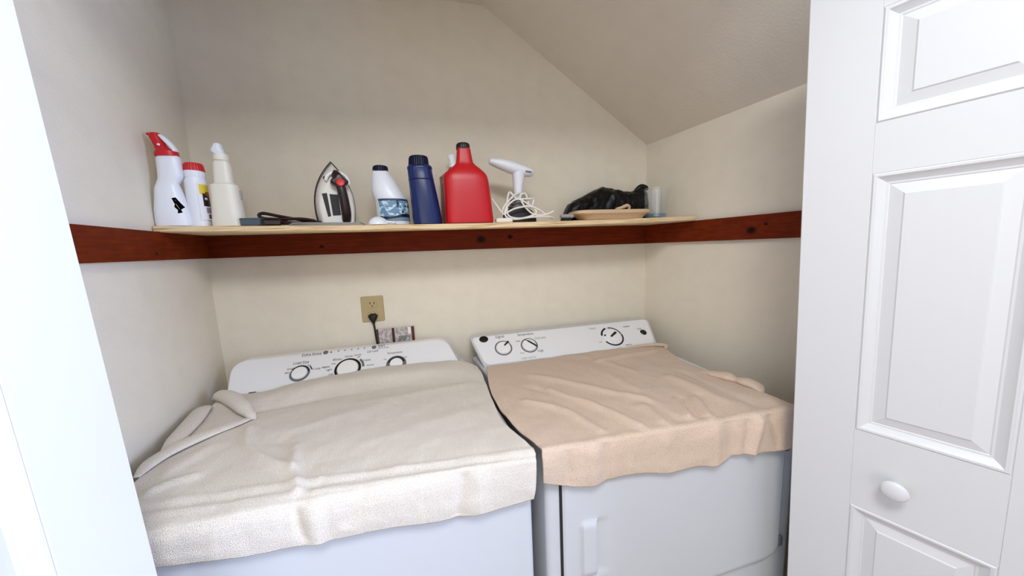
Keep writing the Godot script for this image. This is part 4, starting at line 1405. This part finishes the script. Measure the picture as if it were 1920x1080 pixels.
	var d := 1.547 - at.y
	t = thing("bleach_bottle", "white bottle with a navy cap and a blue picture label", "bottle", at)
	var secs := [[0.0, 0.0, 0.0565], [0.0102, 0.0006, 0.0584], [0.0542, -0.0006, 0.0568], [0.0877, -0.0038, 0.0556], [0.0935, -0.0083, 0.0565], [0.1209, -0.0170, 0.0509], [0.1538, -0.0237, 0.0402], [0.1766, -0.0299, 0.0306], [0.1860, -0.0315, 0.0265]]
	part("bottle_body", bottle(secs, 0.047, d, 2.2), M.white, t)
	b = Mb.new()
	ribbed(b, [[0.1835, -0.0315, 0.0263], [0.1870, -0.0311, 0.0269], [0.1999, -0.0303, 0.0258], [0.2032, -0.0301, 0.0232]], d, 24)
	part("cap", b.done(), M.navy, t)
	var im := Image.create(192, 128, false, Image.FORMAT_RGB8)
	var n := FastNoiseLite.new()
	n.seed = 13
	n.frequency = 0.022
	for x in 192:
		for y in 128:
			var g := n.get_noise_2d(x, y * 1.4) + 0.5 * n.get_noise_2d(x * 3.0, y * 3.0)
			var c := Color(0.40, 0.56, 0.68).lerp(Color(0.82, 0.90, 0.94), smoothstep(-0.1, 0.35, g))
			if n.get_noise_2d(x * 0.8 + 300, y * 1.1) > 0.22 and x > 95:
				c = Color(0.12, 0.17, 0.24)
			if y < 12:
				c = Color(0.16, 0.27, 0.38)
			if y > 94 + 9.0 * sin(x * 0.03):
				c = Color(0.05, 0.09, 0.18)
			if y > 112 + 6.0 * sin(x * 0.03 + 0.5):
				c = Color(0.45, 0.56, 0.64)
			if x < 10:
				c = Color(0.85, 0.87, 0.89)
			im.set_pixel(x, y, c)
	var m := plain(Color.WHITE, 0.35)
	m.albedo_texture = ImageTexture.create_from_image(im)
	var dd := d
	part("label", patch(24, 6, func(u, v):
		var a: float = lerpf(PI - 0.75, 0.15, u)
		var y: float = lerpf(0.006, 0.084, v)
		var cx := by_x([Vector2(0.0, 0.0), Vector2(0.054, -0.0006), Vector2(0.088, -0.0038)], y)
		return Vector3(cx + 0.0592 * signf(cos(a)) * pow(absf(cos(a)), 0.909), y + dd, 0.0486 * pow(absf(sin(a)), 0.909))), m, t)

	# white scoop at the front edge
	t = thing("measuring_scoop", "small white plastic scoop lying upside down by the blue-labelled bottle", "scoop", seat(-0.170, -1.222))
	b = Mb.new()
	var prof := []
	for i in 9:
		var a := i / 8.0 * PI / 2
		prof.append(Vector2(0.031 * cos(a) + 0.0005, 0.028 * sin(a)))
	b.lathe(prof, Transform3D.IDENTITY, 28, 1.05)
	part("bowl", b.done(Vector3.ZERO, 60.0), M.white, t)
	b = Mb.new()
	b.tube(spline([Vector3(0.022, 0.010, 0.004), Vector3(0.040, 0.008, 0.006), Vector3(0.058, 0.0055, 0.008)], 5), 0.0065, 10, 0.7)
	part("handle", b.done(), M.white, t)

	# blue bottle
	at = seat(-0.003, -1.245)
	d = 1.542 - at.y
	t = thing("detergent_bottle", "dark blue bottle with a dark blue cap, left of the red jug", "bottle", at)
	part("bottle_body", bottle([[0.0, 0.0, 0.0495], [0.0084, -0.0007, 0.0516], [0.0517, -0.0036, 0.0492], [0.1011, -0.0078, 0.0468], [0.1433, -0.0118, 0.0440], [0.1691, -0.0141, 0.0425], [0.1860, -0.0153, 0.0418], [0.1880, -0.0151, 0.0434], [0.1930, -0.0148, 0.0433], [0.1985, -0.0146, 0.0393], [0.2000, -0.016, 0.034]], 0.038, d, 2.5), M.blue, t)
	b = Mb.new()
	ribbed(b, [[0.1965, -0.0170, 0.0356], [0.2008, -0.0175, 0.0354], [0.2231, -0.0170, 0.0334], [0.2295, -0.0166, 0.0308]], d, 30)
	part("cap", b.done(), M.navy, t)
	b = Mb.new()
	annulus_flat(b, 0.1480 + d, -0.0125, 0.0425, 0.0446, 0.0035)
	part("moulded_ring", b.done(), M.blue, t)

	# red jug with the black cap
	at = seat(0.150, -1.252)
	d = 1.540 - at.y
	t = thing("detergent_jug", "large flat red jug with a long neck and a black cap", "jug", at)
	part("jug_body", bottle([[0.0, 0.0, 0.0860], [0.0070, -0.0010, 0.0888], [0.0519, -0.0022, 0.0868], [0.1032, -0.0036, 0.0842], [0.1471, -0.0060, 0.0822], [0.1640, -0.0075, 0.0800], [0.1750, -0.0080, 0.0745], [0.1850, -0.0078, 0.0640], [0.1940, -0.0070, 0.0530], [0.2040, -0.0068, 0.0396], [0.2139, -0.0078, 0.0315], [0.2370, -0.0081, 0.0274], [0.2601, -0.0081, 0.0246], [0.2650, -0.0085, 0.0226]], 0.046, d, 4.0, [0.97, 1.0, 1.0, 1.0, 0.98, 0.94, 0.88, 0.80, 0.72, 0.62, 0.55, 0.52, 0.5, 0.46], 64), M.red, t)
	b = Mb.new()
	ribbed(b, [[0.2625, -0.0100, 0.0246], [0.2660, -0.0098, 0.0252], [0.2787, -0.0093, 0.0244], [0.2830, -0.0089, 0.0210]], d, 24)
	part("cap", b.done(), M.black, t)

	# what stands half hidden behind the jug
	at = seat(0.092, -1.430)
	t = thing("spray_bottle", "reddish clear spray bottle mostly hidden behind the red jug", "bottle", at)
	part("bottle_body", bottle([[0.0, 0.0, 0.0410], [0.1446, 0.0060, 0.0415], [0.1938, 0.0040, 0.0407], [0.2102, 0.0117, 0.0289], [0.2215, 0.0181, 0.0200], [0.2350, 0.0220, 0.0150]], 0.035, 0.0, 2.3), M.amber, t)
	h_nozzle(t)


func h_nozzle(t: Node3D) -> void:
	part("spray_head", bottle([[0.2345, 0.0220, 0.0165], [0.2477, 0.0220, 0.0150], [0.2650, 0.0200, 0.0150], [0.2790, 0.0180, 0.0165], [0.2860, 0.0200, 0.0140]], 0.012, 0.0, 2.6, [1, 1, 0.9, 0.9, 0.7]), M.white, t)


func annulus_flat(b: Mb, y: float, cx: float, r0: float, r1: float, h: float) -> void:
	var rs := []
	for q in [[r0, 0.0], [r1, h * 0.4], [r1, h * 0.6], [r0, h]]:
		var r := PackedVector3Array()
		for i in 40:
			var a := TAU * i / 40
			r.append(Vector3(cx + q[0] * signf(cos(a)) * pow(absf(cos(a)), 0.8), y + q[1], q[0] * 0.86 * signf(sin(a)) * pow(absf(sin(a)), 0.8)))
		rs.append(r)
	b.rings(rs)


func shelf_right() -> void:
	# hand steamer with its cord in a tangle
	var at := seat(0.345, -1.32)
	var t := thing("hand_steamer", "white handheld steamer standing upright amid its tangled white cord", "steamer", at)
	var y0 := at.y
	var b := Mb.new()
	var p := func(x: float, y: float, z := 0.0) -> Vector3: return Vector3(x - 0.345, y - y0, z)
	var rs := []
	for q in [[0.249, 1.781, 0.010, 0.015], [0.258, 1.779, 0.013, 0.019], [0.290, 1.772, 0.0195, 0.027], [0.335, 1.759, 0.0235, 0.032], [0.375, 1.748, 0.0220, 0.031], [0.405, 1.741, 0.0185, 0.027], [0.420, 1.737, 0.0150, 0.022], [0.427, 1.735, 0.009, 0.014]]:
		var r := PackedVector3Array()
		var c: Vector3 = p.call(q[0], q[1])
		for i in 24:
			var a := TAU * i / 24
			r.append(c + Vector3(0.25 * q[2] * sin(a), q[2] * sin(a), q[3] * cos(a)))
		rs.append(r)
	b.rings(rs)
	var head := part("head", b.done(Vector3.ZERO, 60.0), M.white, t)
	b = Mb.new()
	b.slab(round_rect(0.026, 0.0062, 0.003, 4), 0.004, 0.0008, Transform3D(Basis(Vector3(0, 0, 1), -0.12), p.call(0.401, 1.737, 0.0292)))
	part("vent", b.done(), M.ring, head)
	b = Mb.new()
	b.tube([p.call(0.368, 1.748), p.call(0.366, 1.728), p.call(0.364, 1.705), p.call(0.362, 1.680), p.call(0.361, 1.655), p.call(0.360, 1.625), p.call(0.358, 1.60)], [0.030, 0.026, 0.0225, 0.0195, 0.0175, 0.0175, 0.0175], 22)
	part("grip", b.done(Vector3.ZERO, 60.0), M.white, t)
	# dark ribbed foot
	b = Mb.new()
	b.loft([[0.0, 0.02, 0.066, 0.0, 0.030], [0.006, 0.02, 0.070, 0.0, 0.033], [0.030, 0.018, 0.068, 0.0, 0.032], [0.048, 0.016, 0.056, 0.0, 0.028], [0.060, 0.015, 0.036, 0.0, 0.022]], 2.6, 36)
	var foot := part("water_tank", b.done(), M.dark, t)
	for k in 3:
		b = Mb.new()
		var r := PackedVector3Array()
		rs = []
		for q in [[0.058 + 0.013 * k, 0.030 - 0.003 * k], [0.061 + 0.013 * k, 0.034 - 0.003 * k], [0.065 + 0.013 * k, 0.034 - 0.003 * k], [0.068 + 0.013 * k, 0.030 - 0.003 * k]]:
			r = PackedVector3Array()
			for i in 24:
				var a := TAU * i / 24
				r.append(Vector3(0.014 + q[1] * 1.2 * cos(a), q[0], q[1] * 0.75 * sin(a)))
			rs.append(r)
		b.rings(rs)
		part("rib", b.done(), M.ring, foot)
	# the white cord: loops in front of the steamer
	b = Mb.new()
	var pts := []
	for q in [[0.362, 1.655, 0.022], [0.330, 1.640, 0.045], [0.288, 1.598, 0.052], [0.283, 1.570, 0.055], [0.330, 1.590, 0.058], [0.385, 1.598, 0.058], [0.425, 1.588, 0.055], [0.468, 1.560, 0.052], [0.492, 1.549, 0.050], [0.470, 1.556, 0.060], [0.400, 1.556, 0.062], [0.325, 1.549, 0.062], [0.292, 1.562, 0.058], [0.300, 1.598, 0.05], [0.345, 1.628, 0.045], [0.390, 1.606, 0.048], [0.420, 1.578, 0.052], [0.395, 1.560, 0.056], [0.340, 1.552, 0.058], [0.300, 1.572, 0.055], [0.315, 1.655, 0.035], [0.345, 1.630, 0.042], [0.400, 1.630, 0.040], [0.418, 1.628, 0.030], [0.400, 1.595, 0.035], [0.385, 1.650, 0.028], [0.360, 1.640, 0.035], [0.372, 1.600, 0.05], [0.412, 1.565, 0.055], [0.46, 1.566, 0.058], [0.490, 1.577, 0.060]]:
		pts.append(Vector3(q[0] - 0.345, q[1] - y0, q[2]))
	b.tube(spline(pts, 5), 0.0037, 8)
	var cord := part("cord", b.done(), M.cord, t)
	b = Mb.new()
	b.tube(spline([Vector3(-0.098, 1.634 - y0, 0.02), Vector3(-0.082, 1.605 - y0, 0.035), Vector3(-0.064, 1.572 - y0, 0.05)], 5), 0.0046, 8)
	part("cord_end", b.done(), M.cord, cord)
	b = Mb.new()
	var ly := shelf_top(0.28, -1.225) - y0
	b.box(Vector3(-0.100, ly, 0.075), Vector3(-0.036, ly + 0.018, 0.105), 0.004)
	part("power_adapter", b.done(), M.cord, t)

	# small charger further right
	t = thing("small_charger", "small white charger with a black end lying between steamer and tray", "charger", seat(0.540, -1.235))
	b = Mb.new()
	b.box(Vector3(-0.028, 0.011, -0.018), Vector3(0.024, 0.026, 0.012), 0.004)
	part("charger_body", b.done(), M.grey, t)
	b = Mb.new()
	b.box(Vector3(-0.028, 0.0, -0.012), Vector3(0.012, 0.0112, 0.014), 0.003)
	part("charger_end", b.done(), M.black, t)

	# black bag, crumpled
	t = thing("plastic_bag", "crumpled black plastic bag lying behind the tan tray", "bag", seat(0.805, -1.40))
	b = Mb.new()
	b.open()
	var n := FastNoiseLite.new()
	n.seed = 33
	n.frequency = 0.22
	n.fractal_octaves = 3
	var top := [Vector2(-0.215, 0.010), Vector2(-0.205, 0.045), Vector2(-0.19, 0.078), Vector2(-0.15, 0.100), Vector2(-0.09, 0.127), Vector2(-0.03, 0.153), Vector2(0.0, 0.151), Vector2(0.04, 0.143), Vector2(0.09, 0.133), Vector2(0.13, 0.134), Vector2(0.158, 0.143), Vector2(0.182, 0.155), Vector2(0.202, 0.149), Vector2(0.205, 0.09), Vector2(0.207, 0.01)]
	rs = []
	for i in 60:
		var x := lerpf(-0.2149, 0.2069, i / 59.0)
		var hgt := 0.006
		for k in top.size() - 1:
			if x >= top[k].x and x <= top[k + 1].x:
				hgt = lerpf(top[k].y, top[k + 1].y, (x - top[k].x) / (top[k + 1].x - top[k].x))
		var e := sqrt(clampf(1.0 - pow(absf(x) / 0.222, 4.0), 0.03, 1.0))
		var r := PackedVector3Array()
		for k in 40:
			var a := TAU * k / 40
			var c := cos(a)
			var s := sin(a)
			var q := Vector3(x, hgt * 0.5 + hgt * 0.5 * signf(s) * pow(absf(s), 0.75), 0.062 * e * signf(c) * pow(absf(c), 0.8))
			var w := n.get_noise_3dv(q * 130.0)
			var crease := absf(n.get_noise_3dv(q * Vector3(60, 90, 90) + Vector3(40, 0, 0)))
			q += Vector3(0, 0.004 * w * clampf(s, 0.0, 1.0), (0.006 * w - 0.016 * crease) * signf(c) * minf(1.0, absf(c) * 2.0) * e)
			q.y = maxf(q.y, 0.0)
			r.append(q)
		rs.append(r)
	b.rings(rs)
	part("bag_body", b.done(Vector3.ZERO, 35.0), M.bag, t)
	b = Mb.new()
	b.tube(spline([Vector3(0.15, 0.138, 0.005), Vector3(0.178, 0.152, 0.010), Vector3(0.202, 0.150, 0.012), Vector3(0.212, 0.140, 0.012)], 5), ramp([0.008, 0.015, 0.011, 0.004], 5), 10)
	part("twisted_end", b.done(Vector3.ZERO, 35.0), M.bag, t)

	# tan tray with a raised rim
	at = seat(0.735, -1.262)
	t = thing("serving_tray", "shallow tan tray with an overhanging rim in front of the black bag", "tray", at)
	b = Mb.new()
	b.loft([[0.0, 0.012, 0.132, 0.0, 0.045], [0.004, 0.012, 0.136, 0.0, 0.048], [0.018, 0.010, 0.150, 0.0, 0.056], [0.0215, 0.004, 0.166, 0.0, 0.063], [0.025, 0.004, 0.170, 0.0, 0.065], [0.034, 0.004, 0.169, 0.0, 0.065], [0.037, 0.004, 0.164, 0.0, 0.062], [0.034, 0.004, 0.150, 0.0, 0.052], [0.022, 0.008, 0.140, 0.0, 0.046]], 5.0, 64)
	part("tray_body", b.done(), M.tan, t)
	t = thing("wooden_scraper", "small pale tan scraper resting on the rim of the tray", "scraper", at + Vector3(0.055, 0.037, 0.02))
	b = Mb.new()
	b.tube(spline([Vector3(-0.045, 0.004, 0.022), Vector3(-0.022, 0.007, 0.022), Vector3(-0.004, 0.013, 0.020), Vector3(0.012, 0.017, 0.016), Vector3(0.022, 0.012, 0.012)], 6), ramp([0.0036, 0.0060, 0.0072, 0.0074, 0.004], 6), 12)
	part("blade", b.done(Vector3.ZERO, 60.0), M.tan, t)
	b = Mb.new()
	b.tube(spline([Vector3(0.010, 0.016, 0.018), Vector3(0.022, 0.014, 0.014), Vector3(0.024, 0.004, 0.012)], 5), 0.0062, 10)
	part("tip", b.done(), M.tan, t)

	# clear cup beside the right wall
	t = thing("clear_cup", "clear plastic cup standing at the right end of the shelf", "cup", seat(1.008, -1.315))
	b = Mb.new()
	b.lathe([Vector2(0.003, 0.0), Vector2(0.044, 0.0), Vector2(0.0465, 0.004), Vector2(0.0485, 0.07), Vector2(0.0505, 0.132), Vector2(0.0520, 0.135), Vector2(0.0500, 0.1365), Vector2(0.0470, 0.07), Vector2(0.0445, 0.008), Vector2(0.003, 0.006)], Transform3D.IDENTITY, 40)
	part("cup_wall", b.done(), M.cup, t)
	var inn := plain(Color(0.30, 0.50, 0.58), 0.5)
	b = Mb.new()
	b.lathe([Vector2(0.003, 0.0085), Vector2(0.042, 0.0085), Vector2(0.042, 0.022), Vector2(0.003, 0.026)], Transform3D.IDENTITY, 28)
	part("blue_puck", b.done(), inn, t)
